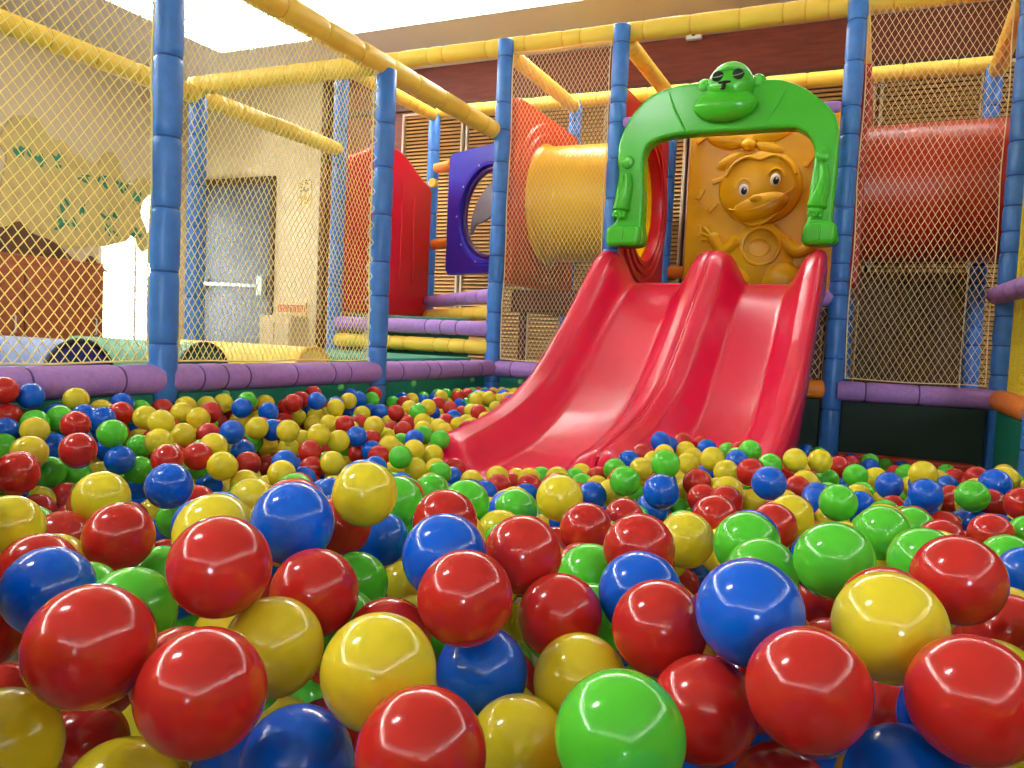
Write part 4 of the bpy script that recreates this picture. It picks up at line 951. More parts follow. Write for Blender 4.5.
    '770;R4652,-7181,3758;Y809,-31096,4455;B23876,-13402,2313;G835,-4090,3711;Y12102,-39078,5142;B24173,-36319,4970;Y6619,-11552,3823;B24178,-35211,4861;Y3071,-7131,3757;R24605,-25532,4'
    '181;B24962,-34932,4830;R21983,-41343,5213;R20843,-5895,1138;B23012,-13677,2377;Y4721,-2329,3685;Y4410,-3375,3701;R21603,-15112,2709;R21726,-40064,5201;G19226,-43738,5237;G24936,-22'
    '817,4067;R2154,-1002,3665;Y20609,-40701,5207;Y5686,-9130,3787;Y6603,-9882,3798;Y2511,-34086,4735;Y1715,-1949,3679;G25457,-2698,1090;Y19663,-4862,1123;R5976,-8357,3775;R4935,-4467,3'
    '717;Y4484,-919,3664;G13898,-40025,5200;B6640,-8069,3771;Y17141,-40869,5209;B24293,-37887,5068;B1829,-17624,3914;R25456,-35445,4888;G6059,-34119,4738;Y24849,-21578,4016;R9763,-39267'
    ',5154;B10079,-36476,4980;Y21532,-30492,4425;B23244,-2460,1087;Y16204,-41841,5218;R24749,-33620,4682;B20092,-14946,2671;Y15034,-42822,5228;R8022,-37935,5071;Y3080,-2985,3695;Y25380,'
    '-24284,4129;B14342,-33232,4639;G23573,-41532,5215;Y6257,-1051,3030;R20373,-16090,2238;G18804,-34027,3998;Y21670,-29492,3847;R15218,-27286,3584;G1261,-10419,3240;B3846,-9509,3319;R1'
    '6444,-40896,4494;G23536,-37234,4682;Y6362,-9307,3118;Y6447,-13389,3400;R22376,-39029,4753;R20002,-34955,4146;R22398,-34558,4155;Y6622,-12443,3182;R22073,-30140,3936;B24605,-22273,3'
    '672;G12593,-40674,4695;Y21401,-34696,4362;B20722,-39502,4616;G18045,-32580,4078;Y10429,-34616,4131;B20356,-40305,4498;G17179,-34037,4251;Y11844,-30006,3805;R20615,-35900,4395;B1269'
    '2,-34418,4124;G20546,-41401,4501;R17667,-34774,4281;B23901,-35586,4223;B20748,-24864,3414;Y20135,-33803,4089;G22403,-14186,1766;R22510,-13054,1552;Y19380,-29810,3836;Y23605,-20958,'
    '3356;G2504,-23857,3485;R19768,-27594,3760;R20465,-29136,3746;G23480,-27089,3769;Y3521,-8527,3076;G5782,-3519,3056;R15189,-35287,4317;G22006,-25726,3615;Y11841,-40513,4530;Y23428,-2'
    '8803,3660;G6650,-10392,3211;G1320,-23747,3614;B17520,-41139,4653;Y20498,-31718,3837;R14132,-29615,3668;R6578,-4947,3132;R13212,-33271,4061;Y21915,-18364,2975;R14598,-30198,3678;B23'
    '98,-10198,3416;B5270,-10330,3176;Y14306,-36063,4546;G22097,-26811,3587;R15378,-31903,4161;Y22609,-17596,2641;Y17745,-35793,4395;B18917,-22669,3581;Y18755,-32180,3969;R22784,-35684,'
    '4190;G14495,-35034,4423;R22695,-36855,4444;R18445,-31375,3816;R8796,-37751,4332;G21681,-41718,4598;B21767,-32788,3942;G14628,-34279,4048;G12818,-30648,4056;Y23645,-25892,3542;G1521'
    '4,-41227,4502;G23488,-31550,3742;G20921,-31024,4079;G21626,-16065,2249;Y21000,-28508,3704;R21536,-40379,4492;R22048,-27568,3953;B12069,-32724,3881;Y23740,-18234,3090;G22731,-37771,'
    '4370;B21813,-35412,4255;Y17312,-42502,4544;Y19413,-40978,4560;R14790,-33047,4031;Y15168,-22549,3144;R6448,-5999,3189;G20714,-17147,2574;R3077,-16680,3183;Y4706,-15103,3143;Y16248,-'
    '29631,3923;R21349,-34083,4004;Y19859,-35779,4239;B15628,-37242,4699;R5877,-5583,3282;B17052,-31417,4107;Y25498,-34852,4329;R1961,-12322,3345;R11208,-38342,4402;R19289,-43239,4599;B'
    '24066,-21839,3357;B5757,-11059,3268;Y24344,-28086,3750;B20739,-25702,3699;G18493,-29755,3789;B23731,-24699,3496;B13112,-39956,4579;R5473,-2398,2964;G18658,-21819,3558;Y12595,-38836'
    ',4402;Y5738,-12165,3482;Y22944,-29766,3664;G18510,-21025,3330;B19793,-18673,2874;B15078,-31302,3747;B18037,-30457,3718;G18124,-42613,4749;Y21956,-33610,4206;G6158,-4219,3100;Y15085'
    ',-29522,3697;Y21148,-30020,3774;Y2211,-11504,3148;R3453,-7668,3058;R22769,-39754,4582;B6453,-7345,3085;R5614,-1400,3144;R24043,-20086,3466;G15990,-28800,3621;R22957,-27616,3643;Y14'
    '210,-32196,4110;B4591,-1485,2978;Y2013,-13473,3270;Y17021,-25479,3517;R6789,-33593,4033;R19878,-16936,2717;R14089,-39235,4474;G16452,-42198,4597;Y13297,-32096,4021;G16375,-34016,43'
    '07;B17001,-30252,3788;G22641,-28808,3774;Y4325,-10178,3386;Y19596,-24343,3429;B3153,-9539,3077;Y1656,-25848,3628;R23713,-40039,4507;R3512,-22856,3540;R16263,-37597,4335;Y5177,-1168'
    '6,3430;G15082,-36181,4225;R9642,-32572,3923;Y3744,-14836,3192;Y14840,-39882,4461;Y2698,-18511,3280;G19569,-28792,3768;B12822,-31494,3893;R22409,-31971,4195;B16388,-22546,3278;B1852'
    '6,-27675,3629;R16778,-39544,4820;Y25023,-35486,4164;R20039,-26886,3691;G9567,-37912,4391;R6414,-14149,3145;Y11054,-35103,4311;Y22669,-33647,4268;R18603,-41103,4483;Y4617,-7866,3149'
    ';G2035,-5343,3063;B2265,-9109,3090;Y17417,-23120,3472;Y19844,-32389,4168;Y22537,-22469,3556;Y19823,-19624,3099;G14029,-41327,4576;R3220,-31025,3739;R19978,-25659,3547;R3599,-29152,'
    '4004;B24383,-20938,3422;Y11001,-28828,3663;R1055,-12446,3154;B13874,-34075,4397;R1783,-27552,3709;R22554,-21699,3560;G5704,-4760,3084;R17288,-33174,3911;Y2770,-21854,3330;B15903,-4'
    '1366,4581;G23468,-36280,4300;G13525,-30668,3898;B2391,-21180,3297;R2692,-27002,3537;R1066,-13152,3234;B15669,-40268,4599;G21368,-27475,3719;Y6342,-8156,3100;G4848,-19395,3303;Y2527'
    '9,-33914,4022;Y13164,-34944,4139;R21875,-24719,3419;G21198,-31968,3887;B18734,-33211,4062;R11233,-31009,3784;G22659,-19238,3208;G20411,-22288,3389;Y2883,-25856,3461;Y5818,-9865,308'
    '6;B5006,-7166,3041;R7331,-34081,4041;R8818,-32020,3795;G19391,-42523,4691;B2098,-24820,3449;G5766,-7155,3164;Y20775,-18091,2719;G10441,-36559,4256;R9580,-33994,4017;R22585,-20667,3'
    '242;R13958,-40422,4556;Y3258,-13352,3229;Y4965,-8691,3163;B10321,-33227,4146;G2700,-7606,3256;Y22860,-18315,2823;R1187,-24918,3581;Y24136,-25327,3529;R22154,-13499,2030;G17349,-288'
    '82,3607;Y5247,-27273,3631;Y3690,-19113,3230;G14865,-41911,4501;Y5015,-20601,3236;G15500,-33231,3998;R2663,-11943,3511;B15107,-21653,3051;Y4405,-18526,3396;Y5171,-31203,3969;G2080,-'
    '23298,3380;G2767,-5754,3009;B22244,-40306,4532;Y2673,-6679,3064;G11140,-32252,3807;G6215,-2067,2993;B5973,-31795,4066;B5119,-3212,2980;B5249,-32512,3836;R19026,-40288,4520;Y12398,-'
    '29518,3642;G23275,-35153,4149;G22806,-30458,3840;R11678,-35724,4381;B25434,-15879,2175;R994,-20666,3487;R15546,-23628,3412;Y20085,-42273,4569;G2371,-16937,3211;G21902,-30821,3867;G'
    '4515,-21832,3288;G11610,-29347,3716;Y14464,-30909,3706;Y12917,-28868,3609;G14871,-26272,3530;Y15037,-36837,4578;B3916,-30189,3792;G16026,-25038,3656;G16388,-32290,3907;R13963,-3288'
    '4,4064;Y1821,-10820,3097;R6647,-15425,3198;B10780,-28029,3601;R1685,-24334,3790;B5383,-15504,3172;R19105,-34666,4488;R15468,-28009,3838;Y14906,-28836,3616;B6384,-3002,2965;G11717,-'
    '38943,4479;Y4202,-8909,3150;G17663,-31274,3781;B25021,-19625,3062;Y5779,-13401,3114;R2288,-26218,3804;R18924,-30395,3870;G1598,-28573,3625;Y17840,-34028,3999;R2763,-22781,3551;G136'
    '56,-36944,4511;Y6568,-11129,3080;Y24253,-23720,3446;Y14840,-21015,2846;R18359,-34540,4260;R18204,-23870,3472;B3617,-13960,3231;Y5642,-8453,3071;Y6205,-29670,3705;G19658,-16285,2263'
    ';B13362,-39191,4516;Y5405,-5773,2633;G6200,-23631,2839;R3661,-11064,2461;Y4345,-16835,2829;B17049,-28039,2942;R12104,-21604,2391;Y19350,-22414,2593;B13287,-35723,3456;R2201,-30755,'
    '3055;G6231,-3132,2122;B9938,-25233,2695;R22478,-29251,3191;Y20819,-30499,3276;R16723,-36727,3768;Y15626,-26780,2996;B12681,-37791,3657;B6508,-19174,2374;Y14935,-32617,3411;R15400,-'
    '40037,3975;B6632,-15387,2296;B7564,-34590,3344;R11563,-23319,2436;R20240,-33338,3402;G22646,-22157,2571;Y1994,-17540,3067;G5899,-9024,2532;Y6030,-25364,3006;R6689,-20821,2429;G1373'
    '8,-37148,3731;Y14109,-28608,3186;G6372,-3840,2159;B16265,-38415,3870;B17012,-20798,2896;B9989,-31552,3087;R20654,-38210,3633;Y20376,-20998,2969;R16610,-33641,3515;Y1499,-14507,2558'
    ';Y13494,-34031,3543;R12072,-31093,2900;Y8571,-25232,2723;Y2263,-27135,2992;G19696,-36556,3867;R14999,-33333,3191;B7659,-32585,3422;Y5759,-7366,2204;R23736,-26109,2761;Y22959,-29719'
    ',2817;B5994,-14349,2563;Y11157,-29767,3116;R21021,-23972,2665;B3538,-30039,3030;G6088,-31652,3133;R17816,-41793,4036;Y14227,-37903,3821;B21897,-22482,3010;B16071,-21923,2871;B17146'
    ',-36218,3460;G20636,-16450,1467;Y12370,-27814,3061;R20922,-38809,4140;R12278,-40134,3924;B6520,-13202,2618;Y21219,-25801,2906;Y2031,-10166,2441;G2991,-20330,2625;G6188,-5899,2140;B'
    '9499,-26478,2882;B18248,-21303,2513;Y22579,-27976,3121;Y9698,-23335,2540;Y1673,-27598,2917;B18996,-33910,3138;B21025,-40177,3932;R2309,-20079,2520;B4606,-4348,2346;B16984,-34473,35'
    '94;B9403,-25732,2649;Y10377,-34986,3478;Y7557,-23166,2699;G11972,-25465,2630;Y15326,-37505,3466;Y16202,-25959,2694;Y23156,-26465,3094;B22918,-23318,2755;R13798,-41244,3850;R9039,-3'
    '5394,3753;G15151,-40634,3617;Y5826,-29281,3193;R13941,-34698,3905;G2576,-27999,2858;R17747,-28386,3240;R20390,-22406,2573;R19735,-17519,2001;Y3519,-18272,2805;Y17514,-29358,3042;R3'
    '942,-21171,3155;Y18723,-26744,2804;B18667,-31648,3177;R19446,-21372,2516;B15812,-20562,2219;R1434,-29580,2820;G13674,-30024,2837;B11029,-24896,2656;Y7123,-27255,2728;R5357,-8324,23'
    '84;G7814,-24016,2577;B11293,-40182,3864;Y13766,-24012,2558;R11115,-35879,3519;Y19814,-32779,3203;Y4631,-27607,2794;Y21378,-19613,2264;G18448,-25487,2929;B15326,-23883,2643;G4956,-7'
    '651,2213;R7562,-21066,2505;Y5048,-16339,2315;G14428,-34212,3252;B12223,-20910,1907;G16786,-24722,3289;Y9022,-27501,2755;R12140,-32883,3182;G17632,-36496,4032;G23461,-28911,2753;B58'
    '94,-12547,2818;B5717,-15153,2389;G1526,-18409,2469;B16503,-30808,3078;Y5764,-5189,2221;Y12188,-34746,3233;G6281,-10751,2363;R15994,-30211,2992;B6775,-32106,3254;Y6321,-20287,2813;R'
    '15971,-27477,3152;Y6345,-11882,2531;R12123,-28811,3414;B20570,-35537,3627;B13038,-33143,3088;B13092,-27257,3316;R4272,-13930,2900;G15388,-34631,3346;G10774,-23150,2341;R23517,-2220'
    '1,2456;R21461,-17957,2619;R1424,-16687,2984;Y17777,-22490,3225;G14764,-30323,2930;B18930,-34983,3849;Y4185,-32273,3355;B20604,-34390,3752;B17730,-41055,3956;G16261,-23623,2644;Y190'
    '57,-20750,2846;Y19841,-40846,3936;Y22363,-27086,2949;Y5019,-13311,2506;B6152,-33373,3556;Y15382,-22957,2553;R12987,-41147,3727;G18890,-39614,3745;Y19114,-36950,3715;Y15222,-29119,2'
    '865;B1779,-19287,2449;B18802,-23976,2521;Y1706,-22492,3060;B21524,-32929,3142;Y16348,-25202,2698;R18397,-34318,3315;Y18514,-38424,4122;Y19707,-18559,2059;Y945,-18916,2724;Y12094,-3'
    '8961,3843;R18202,-29180,3408;R13874,-26408,2840;R16036,-36110,3382;R3098,-27181,2943;G1915,-20296,3100;Y18048,-27001,3138;Y9461,-30650,3194;Y5384,-10226,2207;G9944,-35531,3780;B231'
    '83,-18663,2144;Y18164,-32559,3307;Y12970,-29138,2912;B1771,-21166,2681;R5296,-14806,2847;G8197,-21496,2473;Y4686,-26542,2922;R3458,-22382,2452;R6172,-16029,2299;B17291,-25010,2591;'
    'G6563,-9888,2529;Y19765,-29680,2797;Y10071,-27983,2995;R2047,-25383,2910;Y5197,-17462,2343;B21216,-24833,2796;Y2292,-18882,2730;Y16539,-35223,3497;G14744,-26929,2879;R13868,-22271,'
    '2600;Y4904,-3362,2276;R5315,-4611,2395;Y17042,-41987,3725;G9314,-28913,3149;Y12024,-36907,3431;Y11257,-24099,2549;R10843,-32784,3018;Y2662,-29697,3051;Y21542,-36951,3889;G20238,-24'
    '217,2643;Y20001,-23551,2616;R20809,-29483,3033;R11335,-26307,2804;B12153,-36145,3828;R7310,-30474,3292;G17831,-24387,3148;Y12785,-22597,2152;G22721,-19988,2940;Y18145,-30604,2943;Y'
    '6003,-6502,2620;B8534,-26784,2711;G9160,-30033,2903;G6561,-2397,2253;R1006,-16962,2487;B13826,-23001,2777;R11394,-20528,1701;G4824,-30243,2934;R14431,-35577,3749;R14506,-25857,2824'
    ';R6649,-4455,2588;G12541,-26936,2867;Y15185,-25091,2590;Y15658,-21365,2316;G4449,-2176,2095;Y17692,-31890,3300;Y1326,-28240,2870;B19213,-23096,2714;G11982,-24132,2540;R16529,-23832'
    ',3329;Y13373,-39151,3708;Y5661,-19008,2643;R3218,-26289,2910;R3791,-26895,3055;R14200,-24317,3056;R8149,-27398,2688;R22427,-16496,1669;G4602,-27079,3404;G8729,-28264,2923;B5283,-26'
    '15,2122;G10960,-31213,3069;Y8303,-34623,3291;G12877,-25079,2633;G12910,-32689,3620;Y13133,-26357,2765;Y15894,-31816,3571;G17691,-25501,2897;R19548,-26330,3419;G21188,-23248,2794;R7'
    '858,-30939,3226;R5823,-13262,2357;Y17626,-37110,3592;G16073,-37407,3608;R19357,-24844,2692;R20124,-38665,3527;Y22356,-23856,2715;Y6793,-29508,2789;Y20150,-34822,3279;B13540,-27205,'
    '2696;Y5482,-26191,2611;B20148,-37297,3698;G1865,-15783,2368;R13419,-34932,3338;R19643,-30946,2874;Y3740,-20688,2675;G12898,-31727,3187;Y2048,-28557,3057;R24488,-24673,2638;R3695,-2'
    '7736,2815;G14317,-25174,3236;G9068,-24426,2646;B11357,-32997,3463;G5094,-6952,2264;G2987,-12525,2429;R7039,-33963,3258;Y3484,-13553,2424;R3927,-31627,3689;G4697,-5837,2190;R22771,-'
    '25715,3303;Y2120,-12589,2303;R4083,-21629,2537;Y1015,-22958,2940;R16296,-34312,3256;Y17970,-21793,3053;R6038,-1598,2372;B6697,-26039,2700;B20665,-19604,2965;Y5626,-11047,2312;R1351'
    '0,-21094,1921;B17479,-26897,2717;R21438,-29037,2930;Y6091,-8070,2276;B15952,-36694,4288;G4259,-29550,2780;G8415,-30258,2922;Y11334,-27403,3218;B11628,-30463,3290;Y9808,-27136,3117;'
    'Y16759,-39191,3592;G8652,-23793,2510;B5209,-23760,2548;B14640,-31274,3129;R17184,-41743,4436;R20818,-32591,3011;Y8536,-29550,3013;B826,-28959,2831;G21590,-20885,2554;R5829,-30867,3'
    '091;B19853,-28888,2783;R5286,-28966,2806;R24334,-25445,2677;G6635,-21984,2477;B16458,-24293,2799;R14634,-40777,4388;B19835,-22866,2967;B5727,-3911,2472;B19624,-40035,3730;Y4999,-22'
    '201,2649;B14822,-24376,2538;R23286,-17988,2357;Y11190,-35190,3293;Y10528,-25635,2589;R3636,-31038,2999;R4528,-5074,2347;R10186,-30039,3183;Y18431,-36752,3508;B6221,-24310,2561;G192'
    '00,-27302,3266;R23155,-20971,2582;Y14758,-23377,2848;Y23049,-22556,3017;G19469,-32135,3077;R10520,-24257,2566;R5029,-14051,2612;G9011,-33174,3339;R6474,-16710,2373;R15261,-26142,29'
    '11;B18630,-24751,2772;G7438,-32006,3017;G15285,-29835,3040;G9762,-20490,2071;G20811,-17651,1698;R13189,-24426,2793;Y5232,-9485,2507;R13161,-30028,3389;Y3977,-24666,2553;B5227,-2450'
    '5,2705;Y1965,-14165,2962;R12254,-23135,2361;Y5003,-25719,2926;B3046,-14188,2355;Y6987,-27954,2824;G19714,-37881,3571;G18223,-35022,3735;R12729,-33957,3371;R14534,-29454,2789;B7919,'
    '-24732,2659;G5507,-32903,3174;R16545,-32946,3395;G11275,-36358,4076;Y6462,-7385,2235;R1093,-20858,2567;Y18385,-38821,3533;B1353,-17710,2737;R19998,-38414,4192;B15958,-33270,3119;Y2'
    '1908,-27743,3162;R2805,-23464,2948;G15416,-22157,2338;Y17896,-27691,3134;Y14667,-28193,3447;B11516,-32343,3036;Y7408,-29965,2801;Y5050,-16850,2802;Y8154,-25893,2631;G5563,-16001,26'
    '58;R6636,-1028,2183;G6623,-13829,2307;Y6561,-5527,2639;B13493,-28381,3509;R21564,-21678,2448;R13718,-36197,3822;R6563,-18411,2351;R18873,-37828,3519;B15881,-35435,3806;R16036,-3969'
    '3,3792;G6648,-14802,2793;Y6554,-8626,2380;R10500,-31537,3590;Y2503,-18236,2514;G20394,-29952,3434;Y12471,-20424,2374;G21589,-26363,3277;R2815,-19598,2761;Y22129,-23164,2643;B16179,'
    '-28184,3298;R10353,-34105,3623;B4711,-31979,3920;G6645,-3669,2963;R19532,-33432,3299;Y21544,-31508,3447;Y5692,-11744,2824;Y20584,-19967,2330;G17137,-28765,2860;Y868,-26673,3322;R82'
    '81,-28918,2775;G17335,-22821,2474;Y6096,-27744,3239;R5030,-21362,3175;R12764,-37067,3428;R11710,-24753,2802;R3224,-24670,2569'
)
# ---------------------------------------------------------------- the double slide
EY = [-2.1, -1.97, -1.93, -1.88, -1.7, -1.5, -1.3, -1.1, -.9, -.7, -.5, -.3, -.2, -.05, .1]
EZ = [.0, .20, .30, .335, .36, .395, .45, .53, .66, .81, .97, 1.14, 1.19, 1.2, 1.2]
FY = [-2.1, -1.98, -1.93, -1.7, -1.5, -1.3, -1.1, -.9, -.7, -.5, -.3, -.15, 0, .1]
FZ = [.0, .17, .205, .225, .25, .30, .375, .49, .635, .79, .935, 1.01, 1.03, 1.03]
sl = thing('double_slide', (1.315, -.95, .2), 'pink-red plastic double slide running down into the balls under the green arch', 'slide')
ys = np.concatenate([np.linspace(-.052, -1.80, 74), np.linspace(-1.82, -2.0, 16)])
ze = smooth_interp(EY, EZ, ys, .035); zf = smooth_interp(FY, FZ, ys, .05)
end = np.clip((-ys - 1.86) / .14, 0, 1)
ze = ze - .0 * end
for x0, W, side in ((.720, .608, 0), (1.332, .543, 1)):
    P = []
    for y, e, f_ in zip(ys, ze, zf):
        low = min(f_ - .05, e - .17)
        outer = [(0, low), (0, e - .09), (.002, e - .035), (.010, e - .011), (.026, e), (.050, e - .002), (.066, e - .014)]
        inner = [(0, low), (0, e - .09), (.0005, e - .012), (.003, e - .004), (.012, e), (.034, e - .003), (.052, e - .014)]
        def half(A):
            A = list(A); a0 = A[-1][0]
            for k in range(1, 12):
                w = k / 12; sm = w * w * (3 - 2 * w); A.append((a0 + .125 * w, (e - .014) + (f_ - e + .014) * sm))
            A.append((a0 + .134, f_)); return A
        A, B = half(outer if side == 0 else inner), half(inner if side == 0 else outer)
        B = [(W - a_, z) for a_, z in reversed(B)]
        mid = [(A[-1][0] + (B[0][0] - A[-1][0]) * k / 6, f_ - .006 * math.sin(PI * k / 6)) for k in range(1, 6)]
        P.append([(x0 + a_, y, z) for a_, z in A + mid + B])
    MB().grid(P).build('chute', M['slide'], sl, smooth=60, solid=.010)
MB().path_tube([(1.330, y, e - .0105) for y, e in zip(ys[:80], ze[:80])], .0065, 8).build('joint_strip', M['slide'], sl)
MB().path_tube([(x, -.050, 1.012) for x in np.linspace(.74, 1.86, 12)], .016, 10).build('top_lip', M['slide'], sl)

# ---------------------------------------------------------------- green gorilla arch
ga = thing('gorilla_arch', (1.33, -.08, 1.22), 'bright green plastic gorilla arch standing over the top of the slide', 'arch')
OUT = [(.752, 1.222), (.743, 1.279), (.764, 1.328), (.786, 1.36), (.778, 1.404), (.769, 1.443), (.777, 1.508), (.788, 1.606), (.778, 1.682), (.78, 1.763), (.804, 1.837), (.855, 1.93), (.939, 2.009), (1.046, 2.047), (1.151, 2.058), (1.338, 2.051), (1.527, 2.044), (1.624, 2.03), (1.722, 1.982), (1.81, 1.911), (1.865, 1.849), (1.888, 1.77), (1.893, 1.673), (1.893, 1.528), (1.888, 1.416), (1.888, 1.338), (1.905, 1.304), (1.912, 1.222),
       (1.761, 1.222), (1.758, 1.301), (1.772, 1.35), (1.772, 1.42), (1.775, 1.518), (1.784, 1.616), (1.78, 1.689), (1.756, 1.745), (1.711, 1.782), (1.653, 1.796), (1.414, 1.797), (1.156, 1.798), (1.039, 1.79), (.953, 1.758), (.924, 1.701), (.924, 1.605), (.933, 1.444), (.933, 1.336), (.934, 1.222)]
ol = spline(OUT, 4)
MB().prism([(p[0], -.045, max(1.212, p[1])) for p in ol], (0, -.105, 0)).build('arch_body', M['gorilla'], ga, smooth=45, bevel=.026, bseg=4)
yf = -.150
# head
def sq(v): return Vector((v.x * (1 - .10 * max(0, v.z / .12)), v.y, v.z))
hd = MB().blob((1.362, yf - .005, 2.025), (.120, .085, .118), 36, 22, squash=sq).build('head', M['gorilla'], ga)
MB().blob((1.343, yf - .030, 1.925), (.160, .064, .088), 40, 22, squash=lambda v: Vector((v.x * (1 - .12 * max(0, v.z / .088)), v.y * (1 - .35 * max(0, v.z / .088)), v.z))).build('muzzle', M['gorilla'], hd)
MB().path_tube([(1.363 + .085 * t_, yf - .075 + .03 * t_ * t_, 2.088 - .012 * t_ * t_) for t_ in np.linspace(-1, 1, 14)], lambda s_: .003 + .011 * math.sin(PI * s_), 10).build('brow', M['gorilla'], hd)
for x, z, ro in ((1.309, 2.052, .10), (1.409, 2.054, .18)):
    R_ = Matrix.Rotation(-ro, 3, 'Y')
    e_ = MB().blob((x, yf - .080, z), (.031, .014, .027), 22, 12, R_).build('eye', M['black'], hd)
    MB().path_tube([(x - .026 + .052 * t_, yf - .0945 + .006 * (2 * t_ - 1) ** 2, z - .002 + .012 * (t_ - .5) * ro * 5 - .006 * math.sin(PI * t_)) for t_ in np.linspace(0, 1, 10)], .0018, 6).build('eyelid_line', M['cap_green'], e_)
MB().blob((1.345, yf - .088, 2.018), (.034, .010, .008), 20, 10).blob((1.343, yf - .097, 1.998), (.011, .010, .022), 16, 10).blob((1.342, yf - .104, 1.982), (.013, .008, .006), 14, 8).build('nose_mark', M['black'], hd)
for x, z in ((1.222, 2.035), (1.492, 2.035)):
    er = MB().blob((x, yf + .03, z), (.042, .034, .046), 22, 14).build('ear', M['gorilla'], ga)
    MB().blob((x, yf + .002, z), (.024, .012, .028), 18, 10).build('inner_ear', M['gorilla_face'], er)
# shoulders creases, arms, hands, feet
for pts in ([(1.045, 2.02), (1.07, 1.95), (1.11, 1.87), (1.15, 1.805)], [(1.63, 1.99), (1.60, 1.92), (1.56, 1.86), (1.54, 1.81)]):
    sp = spline(pts, 6, closed=False)
    MB().path_tube([(p[0], yf - .001, p[1]) for p in sp], lambda s_: .003 + .004 * math.sin(PI * s_), 8).build('shoulder_crease', M['gorilla'], ga)
for sx, bolt, pts in ((-1, (.838, 1.668), [(.842, 1.60), (.848, 1.54), (.838, 1.48), (.822, 1.435), (.818, 1.405)]), (1, (1.826, 1.652), [(1.828, 1.60), (1.838, 1.54), (1.832, 1.48), (1.818, 1.43), (1.812, 1.39)])):
    MB().axis_tube((bolt[0], yf + .01, bolt[1]), (bolt[0], yf - .018, bolt[1]), [(0, .036), (.020, .036), (.026, .030), (.028, .02)], 24).build('shoulder_bolt', M['gorilla'], ga)
    sp = spline(pts, 8, closed=False)
    ar = MB().path_tube([(p[0], yf - .008, p[1]) for p in sp], lambda s_: .022 + .030 * s_ ** 1.2 if s_ < .9 else .050 - .12 * (s_ - .9), 18).build('arm_relief', M['gorilla'], ga)
    hx, hz = pts[-1]
    MB().blob((hx - .004, yf - .014, hz - .012), (.040, .036, .026), 22, 12).build('fist', M['gorilla'], ar)
    for k in range(4): MB().blob((hx - .030 + .018 * k, yf - .036, hz - .028 - .003 * (k % 2)), (.0105, .012, .015), 12, 8).build('knuckle', M['gorilla'], ar)
for x0, x1 in ((.748, .936), (1.758, 1.914)):
    c = ((x0 + x1) / 2, yf + .03, 1.272); w = (x1 - x0) / 2
    ft = MB().prism([(p[0], yf - .045, p[1]) for p in rrect(x0, 1.214, x1, 1.325, .036, 6)], (0, .15, 0)).build('foot', M['gorilla'], ga, smooth=45, bevel=.022, bseg=4)
    MB().path_tube([(c[0], yf - .046, 1.235), (c[0], yf - .048, 1.27), (c[0], yf - .046, 1.305)], .004, 8).build('toe_crease', M['gorilla_face'], ft)

# ---------------------------------------------------------------- amber relief panel
rp = thing('relief_panel', (1.36, 1.13, .98), 'amber plastic relief panel of a smiling cartoon face with painted eyes, behind the slide', 'panel')
MB().prism([(p[0], 1.13, p[1]) for p in rrect(.885, 1.02, 1.86, 2.22, .05)], (0, -.045, 0)).build('panel_board', M['relief'], rp, smooth=40, bevel=.012)
Y0 = 1.084
fc = MB().blob((1.365, Y0, 1.735), (.222, .050, .215), 40, 22, Matrix.Rotation(-.18, 3, 'Y')).build('face', M['relief'], rp)
MB().path_tube([(1.365 + .19 * math.cos(a), Y0 - .034, 1.765 + .16 * math.sin(a) - .035 * math.exp(-((a - 1.6) / .25) ** 2)) for a in np.linspace(.25, 2.9, 34)], .010, 8).build('fringe_line', M['relief'], fc)
MB().blob((1.375, Y0 - .030, 1.63), (.150, .045, .072), 34, 16, Matrix.Rotation(-.30, 3, 'Y')).build('cheeks', M['relief'], fc)
MB().path_tube([(1.375 + .165 * t_, Y0 - .062 + .03 * t_ * t_, 1.615 + .055 * t_ + .055 * t_ * t_) for t_ in np.linspace(-1, 1, 24)], lambda s_: .005 + .010 * math.sin(PI * s_), 10).build('smile', M['relief'], fc)
MB().path_tube([(1.385 + .085 * t_, Y0 - .040, 1.53 + .03 * t_ + .03 * t_ * t_) for t_ in np.linspace(-1, 1, 18)], lambda s_: .004 + .010 * math.sin(PI * s_), 10).build('chin', M['relief'], fc)
MB().blob((1.355, Y0 - .068, 1.665), (.032, .020, .024), 18, 12).build('nose', M['relief'], fc)
for x, z in ((1.285, 1.720), (1.448, 1.772)):
    MB().path_tube([(x + .040 * math.cos(a), Y0 - .046, z + .012 + .050 * math.sin(a)) for a in np.linspace(.1, 3.0, 16)], .008, 8).build('eyebrow', M['relief'], fc)
    e_ = MB().blob((x, Y0 - .048, z), (.027, .012, .036), 20, 12).build('eye', M['white'], fc)
    MB().blob((x + .004, Y0 - .058, z - .006), (.016, .006, .022), 16, 10).build('pupil', M['black'], e_)
    MB().blob((x + .008, Y0 - .064, z + .004), (.005, .003, .006), 10, 6).build('eye_glint', M['white'], e_)
bw_ = MB().blob((1.292, Y0 - .012, 1.985), (.040, .030, .036), 20, 12).build('bow', M['relief'], rp)
for c, r_, a in (((1.165, Y0 - .002, 2.03), (.11, .032, .062), .35), ((1.42, Y0 - .002, 2.06), (.12, .032, .064), -.30), ((1.20, Y0, 1.90), (.085, .028, .04), -.55), ((1.40, Y0, 1.965), (.08, .026, .034), .35)):
    lp = MB().blob(c, r_, 28, 14, Matrix.Rotation(a, 3, 'Y')).build('bow_loop', M['relief'], bw_)
bd = MB().blob((1.385, Y0, 1.34), (.175, .048, .20), 34, 18).build('body', M['relief'], rp)
